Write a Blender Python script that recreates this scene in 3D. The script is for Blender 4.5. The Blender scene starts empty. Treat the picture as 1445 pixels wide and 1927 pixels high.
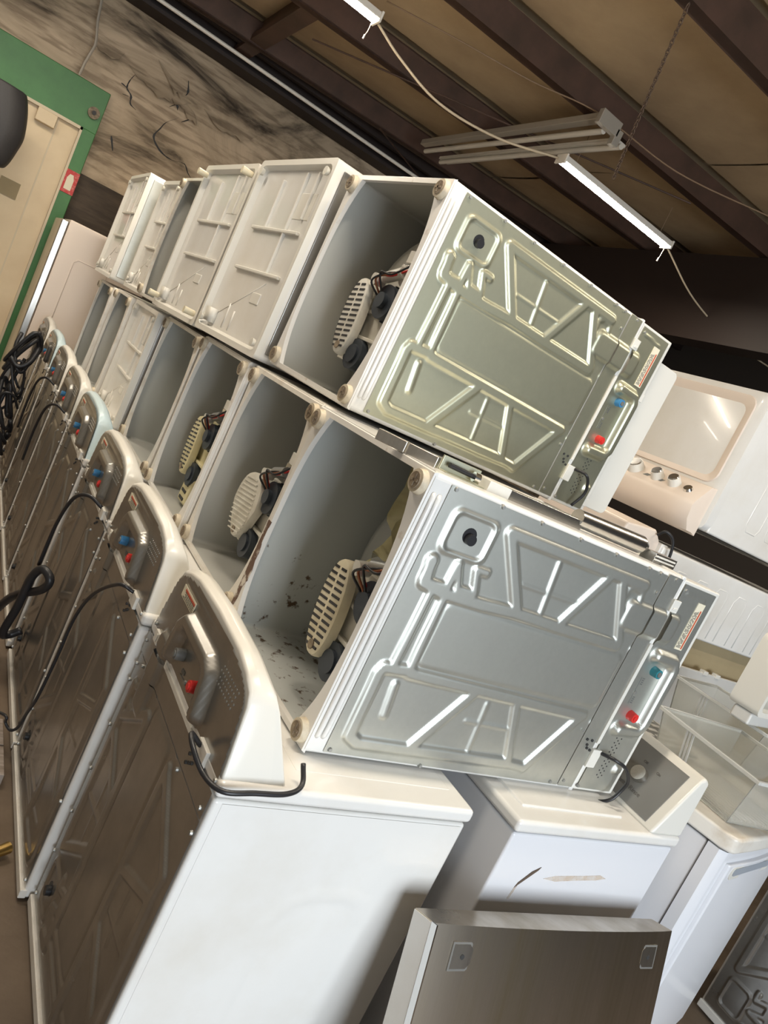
import bpy, bmesh, math, random
import numpy as np
from mathutils import Vector, Matrix
random.seed(7); np.random.seed(7)
S = bpy.context.scene
COL = S.collection
PI = math.pi

# ---------------------------------------------------------------- camera
cam_d = bpy.data.cameras.new('camera'); cam = bpy.data.objects.new('camera', cam_d); COL.objects.link(cam)
cam_d.sensor_fit = 'HORIZONTAL'; cam_d.sensor_width = 36.0
cam_d.lens = 1416.39 / 1445 * 36.0; cam_d.clip_start = 0.05; cam_d.clip_end = 100
CR = [[0.792191, -0.294308, -0.534618], [-0.436343, 0.339301, -0.833354], [0.426659, 0.893453, 0.140371]]
CC = (-0.90173, -1.28059, 1.7219)
cam.matrix_world = Matrix(((*CR[0], CC[0]), (*CR[1], CC[1]), (*CR[2], CC[2]), (0, 0, 0, 1)))
S.camera = cam
S.view_settings.view_transform = 'Standard'; S.view_settings.look = 'None'
S.view_settings.exposure = 0.68; S.view_settings.gamma = 1.0; S.view_settings.use_curve_mapping = False

# ---------------------------------------------------------------- world and large lights
W_ = bpy.data.worlds.new('world'); S.world = W_; W_.use_nodes = True
bg = W_.node_tree.nodes['Background']; bg.inputs[0].default_value = (0.72, 0.86, 1.0, 1); bg.inputs[1].default_value = 1.0
def area(name, loc, target, sx, sy, power, col):
    l = bpy.data.lights.new(name, 'AREA'); l.shape = 'RECTANGLE'; l.size = sx; l.size_y = sy; l.energy = power; l.color = col
    o = bpy.data.objects.new(name, l); COL.objects.link(o); o.location = loc
    o.rotation_euler = (Vector(target) - Vector(loc)).to_track_quat('-Z', 'Y').to_euler(); return o
# daylight through the big open door behind and to the right of the camera
area('door_daylight', (0.2, -5.6, 1.45), (0.9, 0.0, 0.6), 3.2, 2.1, 205, (0.86, 0.93, 1.0))

# ---------------------------------------------------------------- materials
def mat(name, col, rough=.5, metal=0., noise=None, bump=0., bscale=60., spec=.5, trans=0., emit=None, alpha=1., coat=0., coord='Object', nscale2=None, ior=1.45, rvar=0.):
    """noise = (colour2, scale, low, high): a second colour mixed in by a noise"""
    m = bpy.data.materials.new(name); m.use_nodes = True; nt = m.node_tree; b = nt.nodes['Principled BSDF']
    b.inputs['Base Color'].default_value = (*col, 1); b.inputs['Roughness'].default_value = rough; b.inputs['Metallic'].default_value = metal
    b.inputs['Specular IOR Level'].default_value = spec; b.inputs['IOR'].default_value = ior
    b.inputs['Transmission Weight'].default_value = trans; b.inputs['Alpha'].default_value = alpha; b.inputs['Coat Weight'].default_value = coat
    if emit: b.inputs['Emission Color'].default_value = (*emit[0], 1); b.inputs['Emission Strength'].default_value = emit[1]
    tc = nt.nodes.new('ShaderNodeTexCoord')
    if noise:
        c2, sc, lo, hi = noise[:4]
        mp = nt.nodes.new('ShaderNodeMapping'); nt.links.new(tc.outputs[coord], mp.inputs[0])
        if len(noise) > 4: mp.inputs['Scale'].default_value = noise[4]
        n = nt.nodes.new('ShaderNodeTexNoise'); n.inputs['Scale'].default_value = sc; n.inputs['Detail'].default_value = 6; n.inputs['Roughness'].default_value = .62
        nt.links.new(mp.outputs[0], n.inputs['Vector'])
        r = nt.nodes.new('ShaderNodeValToRGB'); r.color_ramp.elements[0].position = lo; r.color_ramp.elements[1].position = hi
        r.color_ramp.elements[0].color = (*col, 1); r.color_ramp.elements[1].color = (*c2, 1)
        nt.links.new(n.outputs[0], r.inputs[0]); nt.links.new(r.outputs[0], b.inputs['Base Color'])
        if rvar:
            ma = nt.nodes.new('ShaderNodeMath'); ma.operation = 'MULTIPLY_ADD'; ma.inputs[1].default_value = rvar; ma.inputs[2].default_value = rough - rvar / 2
            nt.links.new(n.outputs[0], ma.inputs[0]); nt.links.new(ma.outputs[0], b.inputs['Roughness'])
    if bump:
        n2 = nt.nodes.new('ShaderNodeTexNoise'); n2.inputs['Scale'].default_value = bscale; n2.inputs['Detail'].default_value = 5
        nt.links.new(tc.outputs[coord], n2.inputs['Vector'])
        bp = nt.nodes.new('ShaderNodeBump'); bp.inputs['Strength'].default_value = bump; bp.inputs['Distance'].default_value = .01
        nt.links.new(n2.outputs[0], bp.inputs['Height']); nt.links.new(bp.outputs[0], b.inputs['Normal'])
    return m
M = {}
M['enamel'] = mat('white_enamel', (.74, .73, .70), .22, noise=((.66, .63, .57), 3.0, .45, .85), coat=.2)
M['enamel_dirty'] = mat('dirty_white_enamel', (.70, .67, .61), .30, noise=((.52, .44, .34), 9.0, .50, .82))
M['enamel_rusty'] = mat('rusty_white_enamel', (.74, .70, .63), .38, noise=((.17, .085, .04), 13.0, .57, .69))
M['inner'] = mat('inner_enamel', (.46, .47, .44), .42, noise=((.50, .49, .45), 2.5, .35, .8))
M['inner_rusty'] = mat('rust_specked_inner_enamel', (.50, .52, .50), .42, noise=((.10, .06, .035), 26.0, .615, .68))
M['rail'] = mat('rail_enamel', (.72, .70, .66), .30, noise=((.40, .31, .22), 16.0, .62, .80))
M['seam'] = mat('dark_seam', (.03, .03, .03), .6)
M['galv'] = mat('galvanised_steel', (.64, .65, .60), .42, .90, noise=((.53, .54, .49), 9.0, .35, .75), bump=.03, bscale=8, rvar=.12)
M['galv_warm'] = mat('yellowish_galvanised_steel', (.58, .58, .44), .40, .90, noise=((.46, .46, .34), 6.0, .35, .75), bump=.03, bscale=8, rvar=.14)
M['galv_dark'] = mat('dull_galvanised_steel', (.42, .41, .385), .30, .92, noise=((.30, .29, .27), 7.0, .3, .8), rvar=.16)
M['steel'] = mat('brushed_stainless_steel', (.60, .58, .54), .30, 1.0, noise=((.46, .43, .37), 3.0, .42, .72, (6, 1, .6)), rvar=.2)
M['steel_v'] = mat('vertical_streaked_stainless', (.58, .52, .44), .30, 1.0, noise=((.34, .28, .19), 2.4, .40, .66, (2.2, 1, .12)), rvar=.25)
M['chrome'] = mat('chrome', (.75, .75, .74), .14, 1.0)
M['silver'] = mat('satin_silver', (.66, .65, .62), .25, 1.0, noise=((.5, .48, .44), 30, .4, .8, (1, 12, 12)))
M['screw'] = mat('zinc_screw', (.36, .36, .34), .5, .7)
M['cream'] = mat('cream_plastic', (.72, .66, .50), .45, noise=((.55, .47, .30), 8, .4, .8))
M['offwhite'] = mat('off_white_plastic', (.66, .64, .57), .45, noise=((.50, .46, .38), 10, .4, .8))
M['yellow_plastic'] = mat('yellowed_plastic', (.70, .64, .40), .5, noise=((.52, .44, .24), 8, .4, .8))
M['footpad'] = mat('brown_foot_pad', (.16, .12, .08), .8, noise=((.32, .26, .18), 40, .4, .7))
M['foot'] = mat('aged_foot_rim', (.62, .55, .42), .6, noise=((.36, .28, .18), 20, .4, .8))
M['pink'] = mat('warm_white_plastic', (.72, .62, .53), .42)
M['plastic'] = mat('white_plastic', (.70, .68, .62), .28)
M['black'] = mat('black_rubber', (.018, .018, .02), .38)
M['black_soft'] = mat('black_vinyl', (.03, .028, .028), .5, bump=.1)
M['motor'] = mat('motor_housing', (.045, .055, .07), .4, .3)
M['motor_silver'] = mat('motor_silver', (.45, .45, .44), .35, .9)
M['red'] = mat('red_plastic', (.62, .035, .03), .35)
M['blue'] = mat('blue_plastic', (.05, .22, .45), .35)
M['teal'] = mat('teal_plastic', (.03, .20, .24), .35)
M['lightblue'] = mat('pale_blue_enamel', (.55, .68, .72), .3)
M['greycap'] = mat('grey_plastic', (.16, .16, .15), .4)
M['film'] = mat('yellow_film', (.58, .52, .26), .45, noise=((.44, .38, .20), 10, .4, .7), alpha=.72, bump=.3, bscale=25)
M['label'] = mat('label_paper', (.74, .68, .52), .6)
M['label_red'] = mat('label_red', (.52, .10, .05), .6)
M['print'] = mat('print_dark', (.12, .11, .10), .6)
M['print_grey'] = mat('embossed_text', (.30, .31, .30), .4, .7)
M['panelgrey'] = mat('grey_control_panel', (.24, .235, .22), .32, .35)
M['copper'] = mat('copper_wire', (.30, .12, .06), .4, .5)
M['white_paint_blue'] = mat('cool_white_enamel', (.70, .71, .74), .25, coat=.2)
M['floor'] = mat('dirty_concrete', (.17, .125, .085), .7, noise=((.08, .055, .035), 2.2, .35, .7), bump=.3, bscale=18)
M['floor_stain'] = M['floor']
M['ceil'] = mat('ceiling_insulation_facing', (.50, .375, .225), .85, noise=((.30, .21, .125), .9, .35, .75), bump=.25, bscale=9)
M['purlin'] = mat('brown_purlin_paint', (.080, .042, .028), .6, noise=((.05, .028, .018), 4, .4, .7))
M['beam'] = mat('dark_brown_beam', (.020, .011, .008), .6)
M['darkwall'] = mat('dark_wall', (.05, .04, .032), .9)
M['leftwall'] = mat('tan_wall', (.27, .25, .22), .9, noise=((.19, .175, .15), 1.5, .35, .7))
M['green'] = mat('green_paint', (.065, .20, .060), .5, noise=((.045, .14, .045), 3, .4, .75), bump=.05)
M['door_cream'] = mat('cream_door', (.74, .60, .40), .6, noise=((.62, .48, .30), 2.0, .35, .8))
M['door_trim'] = mat('cream_door_trim', (.62, .52, .36), .5)
M['redsign'] = mat('faded_red_sign', (.52, .05, .05), .6, noise=((.60, .22, .18), 40, .5, .7))
M['tan'] = mat('tan_board', (.36, .29, .17), .8, noise=((.31, .245, .14), 5, .3, .8))
M['wire_cream'] = mat('cream_cable', (.62, .50, .34), .5)
M['wire_dark'] = mat('rusty_cable', (.22, .14, .08), .6)
M['pipe'] = mat('grey_conduit', (.40, .36, .30), .45, .4)
M['chain'] = mat('rusty_chain', (.16, .11, .08), .6, .6)
M['lamp_white'] = mat('lamp_housing_white', (.78, .72, .62), .4)
M['tube_dead'] = mat('dead_fluorescent_tube', (.55, .50, .42), .4)
M['tube_on'] = mat('led_diffuser', (1, .95, .88), .5, emit=((1.0, .93, .82), 34.0))
M['wood'] = mat('weathered_board', (.34, .29, .25), .8, noise=((.16, .12, .09), 5, .4, .7, (1, 12, 1)))
M['brass'] = mat('brass', (.55, .38, .14), .3, 1.0)
M['acrylic'] = mat('clear_acrylic', (.90, .90, .86), .12, trans=.86, ior=1.3)
M['acrylic_edge'] = mat('clear_acrylic_rim', (.86, .87, .85), .08, trans=.55, ior=1.3)
M['pocket'] = mat('pocket_shade_grey', (.30, .33, .37), .4)
M['greysheet'] = mat('grey_white_plastic', (.58, .57, .54), .35)
M['rust_mark'] = mat('rust_mark', (.58, .40, .22), .8, noise=((.70, .62, .52), 30, .4, .6), alpha=.40)
M['darkwood'] = mat('dark_brown_boards', (.075, .055, .038), .8, noise=((.035, .026, .018), 3, .35, .7, (1, 1, 6)))
M['rust_bare'] = mat('bare_rusty_metal', (.13, .075, .05), .8, noise=((.62, .56, .48), 22, .50, .58))
M['scratch'] = mat('dark_scratch', (.10, .07, .05), .7)

def rust_zone(m, k=.55):
    """rust specks gather towards the low end of the washer's width"""
    nt = m.node_tree; r = [n for n in nt.nodes if n.type == 'VALTORGB'][0]; n = [n for n in nt.nodes if n.type == 'TEX_NOISE'][0]
    tc = [n for n in nt.nodes if n.type == 'TEX_COORD'][0]; sp = nt.nodes.new('ShaderNodeSeparateXYZ'); nt.links.new(tc.outputs['Object'], sp.inputs[0])
    a = nt.nodes.new('ShaderNodeMath'); a.operation = 'MULTIPLY_ADD'; a.inputs[1].default_value = -k; a.inputs[2].default_value = .115; nt.links.new(sp.outputs[2], a.inputs[0])
    b = nt.nodes.new('ShaderNodeMath'); b.operation = 'MINIMUM'; b.inputs[1].default_value = .04; nt.links.new(a.outputs[0], b.inputs[0])
    c = nt.nodes.new('ShaderNodeMath'); c.operation = 'ADD'; nt.links.new(n.outputs[0], c.inputs[0]); nt.links.new(b.outputs[0], c.inputs[1]); nt.links.new(c.outputs[0], r.inputs[0])
rust_zone(M['inner_rusty'])
def plaster():
    m = bpy.data.materials.new('stained_plaster'); m.use_nodes = True; nt = m.node_tree; b = nt.nodes['Principled BSDF']; L = nt.links.new
    b.inputs['Roughness'].default_value = .9
    tc = nt.nodes.new('ShaderNodeTexCoord')
    mp = nt.nodes.new('ShaderNodeMapping'); mp.inputs['Scale'].default_value = (.55, 1, 1.5); mp.inputs['Rotation'].default_value = (0, .35, 0); L(tc.outputs['Object'], mp.inputs[0])
    n = nt.nodes.new('ShaderNodeTexNoise'); n.inputs['Scale'].default_value = 1.15; n.inputs['Detail'].default_value = 9; n.inputs['Roughness'].default_value = .62; n.inputs['Distortion'].default_value = 1.2; L(mp.outputs[0], n.inputs['Vector'])
    r = nt.nodes.new('ShaderNodeValToRGB'); e = r.color_ramp.elements; e[0].position = .33; e[0].color = (.05, .036, .024, 1); e[1].position = .60; e[1].color = (.56, .44, .31, 1)
    k = e.new(.44); k.color = (.36, .28, .19, 1); L(n.outputs[0], r.inputs[0])
    mp2 = nt.nodes.new('ShaderNodeMapping'); mp2.inputs['Scale'].default_value = (1.2, 1, 9); mp2.inputs['Rotation'].default_value = (0, .35, 0); L(tc.outputs['Object'], mp2.inputs[0])
    n2 = nt.nodes.new('ShaderNodeTexNoise'); n2.inputs['Scale'].default_value = 2.2; n2.inputs['Detail'].default_value = 8; L(mp2.outputs[0], n2.inputs['Vector'])
    r2 = nt.nodes.new('ShaderNodeValToRGB'); r2.color_ramp.elements[0].position = .38; r2.color_ramp.elements[0].color = (.22, .18, .15, 1); r2.color_ramp.elements[1].position = .52; r2.color_ramp.elements[1].color = (1, 1, 1, 1); L(n2.outputs[0], r2.inputs[0])
    mx = nt.nodes.new('ShaderNodeMix'); mx.data_type = 'RGBA'; mx.blend_type = 'MULTIPLY'; mx.inputs[0].default_value = .5
    L(r.outputs[0], mx.inputs[6]); L(r2.outputs[0], mx.inputs[7]); L(mx.outputs[2], b.inputs['Base Color'])
    bp = nt.nodes.new('ShaderNodeBump'); bp.inputs['Strength'].default_value = .6; bp.inputs['Distance'].default_value = .04; L(n.outputs[0], bp.inputs['Height']); L(bp.outputs[0], b.inputs['Normal'])
    return m
M['plaster'] = plaster()

# ---------------------------------------------------------------- mesh helpers
class MB:
    def __init__(s): s.v = []; s.f = []
    def box(s, x0, x1, y0, y1, z0, z1):
        n = len(s.v)
        s.v += [(x0,y0,z0),(x1,y0,z0),(x1,y1,z0),(x0,y1,z0),(x0,y0,z1),(x1,y0,z1),(x1,y1,z1),(x0,y1,z1)]
        s.f += [tuple(n+i for i in q) for q in ((0,3,2,1),(4,5,6,7),(0,1,5,4),(1,2,6,5),(2,3,7,6),(3,0,4,7))]; return s
    def loft(s, rings, cap=True, closed=True):
        n = len(s.v); k = len(rings[0])
        for r in rings: s.v += [tuple(p) for p in r]
        for i in range(len(rings)-1):
            for j in range(k if closed else k-1):
                a = n+i*k+j; b = n+i*k+(j+1)%k; s.f.append((a, b, b+k, a+k))
        if cap: s.f.append(tuple(n+j for j in reversed(range(k)))); s.f.append(tuple(n+(len(rings)-1)*k+j for j in range(k)))
        return s
    def cyl(s, p0, p1, r0, r1=None, n=20, cap=True):
        r1 = r0 if r1 is None else r1
        p0 = Vector(p0); p1 = Vector(p1); d = (p1-p0).normalized(); a = d.orthogonal().normalized(); b = d.cross(a)
        R = lambda p, r: [p + a*math.cos(2*PI*i/n)*r + b*math.sin(2*PI*i/n)*r for i in range(n)]
        return s.loft([R(p0, r0), R(p1, r1)], cap)
    def tube(s, pts, r, n=8):
        pts = [Vector(p) for p in pts]; rings = []; a = None
        for i, p in enumerate(pts):
            d = (pts[min(i+1, len(pts)-1)] - pts[max(i-1, 0)]).normalized()
            if a is None: a = d.orthogonal().normalized()
            else: a = (a - d*a.dot(d)).normalized()
            b = d.cross(a); rr = r[i] if isinstance(r, (list, tuple)) else r
            rings.append([p + a*math.cos(2*PI*k/n)*rr + b*math.sin(2*PI*k/n)*rr for k in range(n)])
        return s.loft(rings)
    def prism(s, poly, f, d0, d1):
        """poly of 2d points, f(a, b, d) -> 3d"""
        return s.loft([[f(a, b, d0) for a, b in poly], [f(a, b, d1) for a, b in poly]])
    def build(s, name, m, parent=None, smooth=False, bevel=0, seg=2, loc=None, rot=None, kind=None, label=None):
        me = bpy.data.meshes.new(name); me.from_pydata([tuple(v) for v in s.v], [], s.f)
        bm = bmesh.new(); bm.from_mesh(me); bmesh.ops.recalc_face_normals(bm, faces=bm.faces); bm.to_mesh(me); bm.free()
        me.materials.append(M[m] if isinstance(m, str) else m)
        return mk(name, me, parent, smooth, bevel, seg, loc, rot, kind, label)
def mk(name, me, parent=None, smooth=False, bevel=0, seg=2, loc=None, rot=None, kind=None, label=None):
    if smooth: me.polygons.foreach_set('use_smooth', [True]*len(me.polygons))
    o = bpy.data.objects.new(name, me); COL.objects.link(o)
    if parent: o.parent = parent
    if loc: o.location = loc
    if rot: o.rotation_euler = rot
    if smooth and smooth != 'all': me.set_sharp_from_angle(angle=math.radians(38))
    if bevel:
        md = o.modifiers.new('bevel', 'BEVEL'); md.width = bevel; md.segments = seg; md.limit_method = 'ANGLE'; md.angle_limit = math.radians(40)
        if not smooth:
            me.polygons.foreach_set('use_smooth', [True]*len(me.polygons)); me.set_sharp_from_angle(angle=math.radians(38)); md.harden_normals = True
    if kind: o['kind'] = kind
    if label: o['label'] = label
    return o
def tag(o, label, cat, group=None):
    o['label'] = label; o['category'] = cat
    if group: o['group'] = group
    return o
def empty(name, label, cat, loc=(0,0,0), rot=None, mat3=None, group=None):
    o = bpy.data.objects.new(name, None); COL.objects.link(o); o.empty_display_size = .1
    if mat3 is not None:
        o.matrix_world = Matrix.Translation(loc) @ mat3.to_4x4()
    else:
        o.location = loc
        if rot: o.rotation_euler = rot
    return tag(o, label, cat, group)
def smooth_pts(pts, k=6):
    """Catmull-Rom through points"""
    P = [Vector(p) for p in pts]; P = [P[0]*2-P[1]] + P + [P[-1]*2-P[-2]]; out = []
    for i in range(1, len(P)-2):
        for j in range(k):
            t = j/k; a, b, c, d = P[i-1:i+3]
            out.append(.5*((2*b)+(c-a)*t+(2*a-5*b+4*c-d)*t*t+(3*b-a-3*c+d)*t**3))
    out.append(P[-2]); return out
def rrect(x0, x1, y0, y1, r, n=4):
    out = []
    for cx, cy, a0 in ((x1-r,y1-r,0),(x0+r,y1-r,PI/2),(x0+r,y0+r,PI),(x1-r,y0+r,1.5*PI)):
        for i in range(n+1):
            a = a0+i*PI/2/n; out.append((cx+r*math.cos(a), cy+r*math.sin(a)))
    return out

# ---------------------------------------------------------------- the setting
def struct(o, label=None):
    o['kind'] = 'structure'
    if label: o['label'] = label
    return o
struct(MB().box(-4, 8, -7, 6.9, -.12, 0).build('floor', 'floor'), 'dirty brown concrete floor')
struct(MB().box(-4, 8, 6.60, 6.85, 0, 5).build('wall_back', 'plaster'), 'stained and cracked old plaster wall')
struct(MB().box(-2.6, -2.4, -7, 6.6, 0, 5).build('wall_left', 'leftwall'), 'dull tan wall')
struct(MB().box(7.0, 7.2, -7, 6.6, 0, 5.2).build('wall_right', 'darkwall'), 'dark wall')
wf = MB(); wf.box(-2.4, -2.2, -7.0, -6.8, 0, 5); wf.box(2.4, 7, -7.0, -6.8, 0, 5); wf.box(-2.2, 2.4, -7.0, -6.8, 3.2, 5)
struct(wf.build('wall_front', 'darkwall'), 'dark wall with an open loading door')
SL = .035
def zc(x): return 3.9 + SL*(x-.9)
ang = math.atan(SL)
# roof: panels of insulation facing between the purlins, each its own piece
ceil = struct(MB().box(-4, 8, -7, 6.8, .26, .34).build('ceiling', 'ceil', loc=(.9, 0, 3.9), rot=(0, -ang, 0)), 'sloping roof lined with tan insulation facing')
PY = [-2.30, -.94, .42, 1.78, 3.14, 4.50, 5.86]
pan = MB()
pm = MB(); pm.box(-5, 7, -.036, .036, 0, .19); pm.box(-5, 7, -.036, .05, 0, .012); pm.box(-5, 7, -.036, .06, .18, .19)
p0 = pm.build('purlin', 'purlin', ceil, loc=(0, PY[0], 0))
for y in PY[1:]:
    c = p0.copy(); COL.objects.link(c); c.location = (0, y, 0)
ys = [-3.7] + PY + [6.6]
for i in range(len(ys)-1):
    for x0, x1 in ((-5, -1.4), (-1.38, 2.25), (2.27, 5.1)):
        m_ = MB(); g = []
        nx, ny = 14, 6
        for a in range(nx+1):
            for b in range(ny+1):
                x = x0+(x1-x0)*a/nx; y = ys[i]+.04+(ys[i+1]-ys[i]-.08)*b/ny
                m_.v.append((x, y, .235 - .028*math.sin(PI*b/ny)*(1+.35*math.sin(a*1.7+i*2+x0))))
        for a in range(nx):
            for b in range(ny): q = a*(ny+1)+b; m_.f.append((q, q+1, q+ny+2, q+ny+1))
        o = m_.build('insulation_panel', 'ceil', ceil, smooth='all')
struct(MB().box(4.15, 4.37, -6, 6.4, 3.25, 4.0).build('trim_1', 'beam'), 'dark brown steel rafter')
struct(MB().box(.42, .56, 4.56, 6.35, 3.90, 3.95).box(.47, .51, 4.56, 6.35, 3.95, 4.1).build('trim_2', 'purlin', label=None), 'brown steel brace between the purlins')
eb = MB(); eb.box(-3.5, 7, 6.42, 6.58, 3.82, 4.25); eb.box(-3.5, 7, 6.30, 6.58, 3.80, 3.83); eb.box(-3.5, 7, 6.12, 6.2, 3.93, 4.2)
struct(eb.build('trim_3', 'beam'), 'dark brown eave beam along the top of the plaster wall')
struct(MB().cyl((-3, 6.22, 3.86), (5, 6.22, 3.86), .017, n=10).build('trim_4', 'lamp_white', smooth=True), 'pale conduit along the eave beam')
# thin rods of the roof bracing
struct(MB().tube([(.67, 4.95, 3.9), (3.17, 3.11, 3.93)], .007).build('trim_5', 'purlin'), 'thin brace rod under the roof')
struct(MB().box(-.34, 5, 6.57, 6.60, 0, 2.33).build('trim_7', 'darkwood'), 'dark brown lower part of the plaster wall')  # mottled dark brown panel over the lower part of the back wall
struct(MB().tube([(1.75, 5.75, 3.9), (2.55, 6.29, 3.9)], .007).build('trim_6', 'purlin'), 'thin brace rod near the plaster wall')

# peeling and cracks in the plaster, thin ribs and lips that belong to the wall
wb = bpy.data.objects['wall_back']
def crack(pts, w=.012):
    m_ = MB(); P = smooth_pts(pts, 4)
    for i, p in enumerate(P):
        j = w*(.35+.65*random.random())*math.sin(PI*(i+.6)/(len(P)+.2))
        m_.v += [(p.x-j, 6.597, p.z-j*.4), (p.x+j, 6.592, p.z+j*.4)]
        if i: n = len(m_.v); m_.f.append((n-4, n-3, n-1, n-2))
    return m_
def flake(pts, w):
    """a curled lip of paint standing off the wall"""
    m_ = MB(); P = smooth_pts(pts, 4)
    for i, p in enumerate(P):
        k = math.sin(PI*(i+.3)/(len(P)-.4)); j = w*k*(.7+.6*random.random())
        m_.v += [(p.x, 6.60, p.z), (p.x+j*.4, 6.60-.25*j, p.z-j*.6), (p.x+j*.5, 6.60-.75*j, p.z-j*1.2)]
        if i: n = len(m_.v); m_.f += [(n-6, n-5, n-2, n-3), (n-5, n-4, n-1, n-2)]
    return m_
CRK = [[(-0.216, 3.329), (-0.242, 3.246), (-0.241, 3.179), (-0.19, 3.142), (-0.171, 3.077), (-0.108, 3.055)], [(-0.298, 3.195), (-0.241, 3.179)], [(-0.259, 3.117), (-0.204, 3.125)], [(0.249, 3.199), (0.162, 3.103), (0.132, 3.024), (0.107, 2.93), (0.201, 2.852), (0.319, 2.83), (0.436, 2.86), (0.497, 2.803), (0.55, 2.768)], [(0.374, 3.273), (0.298, 3.192), (0.279, 3.172)], [(-0.219, 2.749), (-0.166, 2.641)], [(-0.219, 2.749), (-0.112, 2.803)], [(0.205, 3.521), (0.236, 3.436), (0.23, 3.397)], [(0.135, 3.235), (0.187, 3.284), (0.211, 3.246)]]
for c in CRK: crack([(x, 0, z) for x, z in c]).build('crack', 'seam', wb)
FLK = [[(-0.296, 3.363), (-0.194, 3.36), (-0.081, 3.379), (0.039, 3.384), (0.152, 3.368), (0.297, 3.368)], [(-0.593, 3.372), (-0.48, 3.412), (-0.356, 3.432)], [(0.172, 3.319), (0.253, 3.342), (0.362, 3.301), (0.376, 3.247)], [(-0.094, 3.54), (0.033, 3.484), (0.118, 3.45), (0.213, 3.439)], [(0.418, 3.388), (0.585, 3.398), (0.77, 3.417), (0.962, 3.437)]]
for c in FLK: flake([(x, 0, z) for x, z in c], .10).build('paint_flake', 'plaster', wb, smooth='all')

# door in its green painted frame
dr = MB()
dr.box(-3.2, -.345, 6.50, 6.60, 2.675, 3.045); dr.box(-.462, -.345, 6.50, 6.60, 0, 2.68)
struct(dr.build('door_1', 'green', bevel=.008), 'cream door in a wide green painted frame')
dr = bpy.data.objects['door_1']
MB().box(-3.2, -.465, 6.545, 6.595, 0, 2.66).build('door_leaf', 'door_cream', dr, label='cream door leaf')
MB().box(-3.2, -.455, 6.49, 6.54, 2.655, 2.68).box(-.475, -.455, 6.49, 6.54, 0, 2.68).build('door_stop', 'door_trim', dr)
MB().box(-.655, -.643, 6.538, 6.548, 0, 2.655).build('door_joint', 'door_trim', dr)
MB().cyl((-.42, 6.47, 2.83), (-.42, 6.50, 2.83), .05, n=18).build('round_plate', 'footpad', dr, smooth=True)
MB().cyl((-.42, 6.455, 2.83), (-.42, 6.475, 2.83), .018, n=12).build('bolt', 'seam', dr, smooth=True)
hp = MB(); hp.box(-.90, -.74, 6.532, 6.548, 1.86, 2.0)
o = hp.build('hasp_plate', 'tan', dr)
o = MB().box(-.82, -.66, 6.46, 6.545, 2.545, 2.655).build('junction_box', 'door_cream', bevel=.008); tag(o, 'small cream box fixed at the top of the cream door', 'box')
sg = MB().box(-.46, -.345, 6.492, 6.50, 2.11, 2.31).build('wall_sign', 'redsign'); tag(sg, 'small faded red and white notice on the green door frame', 'sign')
pw = MB(); pw.prism([(-.435, 2.14), (-.375, 2.14), (-.375, 2.23), (-.39, 2.275), (-.42, 2.275), (-.435, 2.24)], lambda a, b, d: (a, d, b), 6.488, 6.4925)
pw.build('worn_patch', 'label', sg)
cp = [(-.62, 6.56, 4.2), (-.70, 6.5, 3.75), (-.66, 6.48, 3.55), (-.61, 6.46, 3.34), (-.61, 6.46, 3.30), (-.585, 6.46, 3.20), (-.55, 6.48, 3.04)]
o = MB().tube([(-.69, 6.46, 3.80), (-.64, 6.46, 3.50), (-.60, 6.46, 3.36), (-.595, 6.46, 3.32), (-.60, 6.46, 3.28), (-.62, 6.46, 3.15), (-.625, 6.48, 3.045)], .012).build('conduit', 'pipe', smooth=True)
tag(o, 'thin grey conduit running down the plaster to the green frame', 'pipe')
# dark curved seat-like thing hung in front of the door
bk = MB(); prof = [(-.925, 2.62), (-.90, 2.57), (-.868, 2.47), (-.845, 2.35), (-.842, 2.28), (-.855, 2.20), (-.875, 2.10), (-.90, 2.04), (-.935, 2.02), (-.955, 1.97), (-1.0, 1.95)]
rings = []
for k, (x, z) in enumerate(smooth_pts([(a, 0, b) for a, b in prof], 3) and [(p.x, p.z) for p in smooth_pts([(a, 0, b) for a, b in prof], 3)]):
    rings.append([(x, 6.0, z), (x-.03, 5.93, z), (x-.14, 5.88, z), (-1.45, 5.86, z), (-1.6, 6.02, z), (-1.45, 6.2, z), (x-.14, 6.16, z), (x-.03, 6.08, z)])
bk.loft(rings); o = bk.build('chair_back', 'black_soft', smooth='all'); tag(o, 'black curved moulded seat back in front of the cream door', 'chair back')
bpy_post = MB().cyl((-1.2, 6.02, 0), (-1.2, 6.02, 1.98), .03, n=10).build('post', 'black', None)
bpy_post.parent = o

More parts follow.
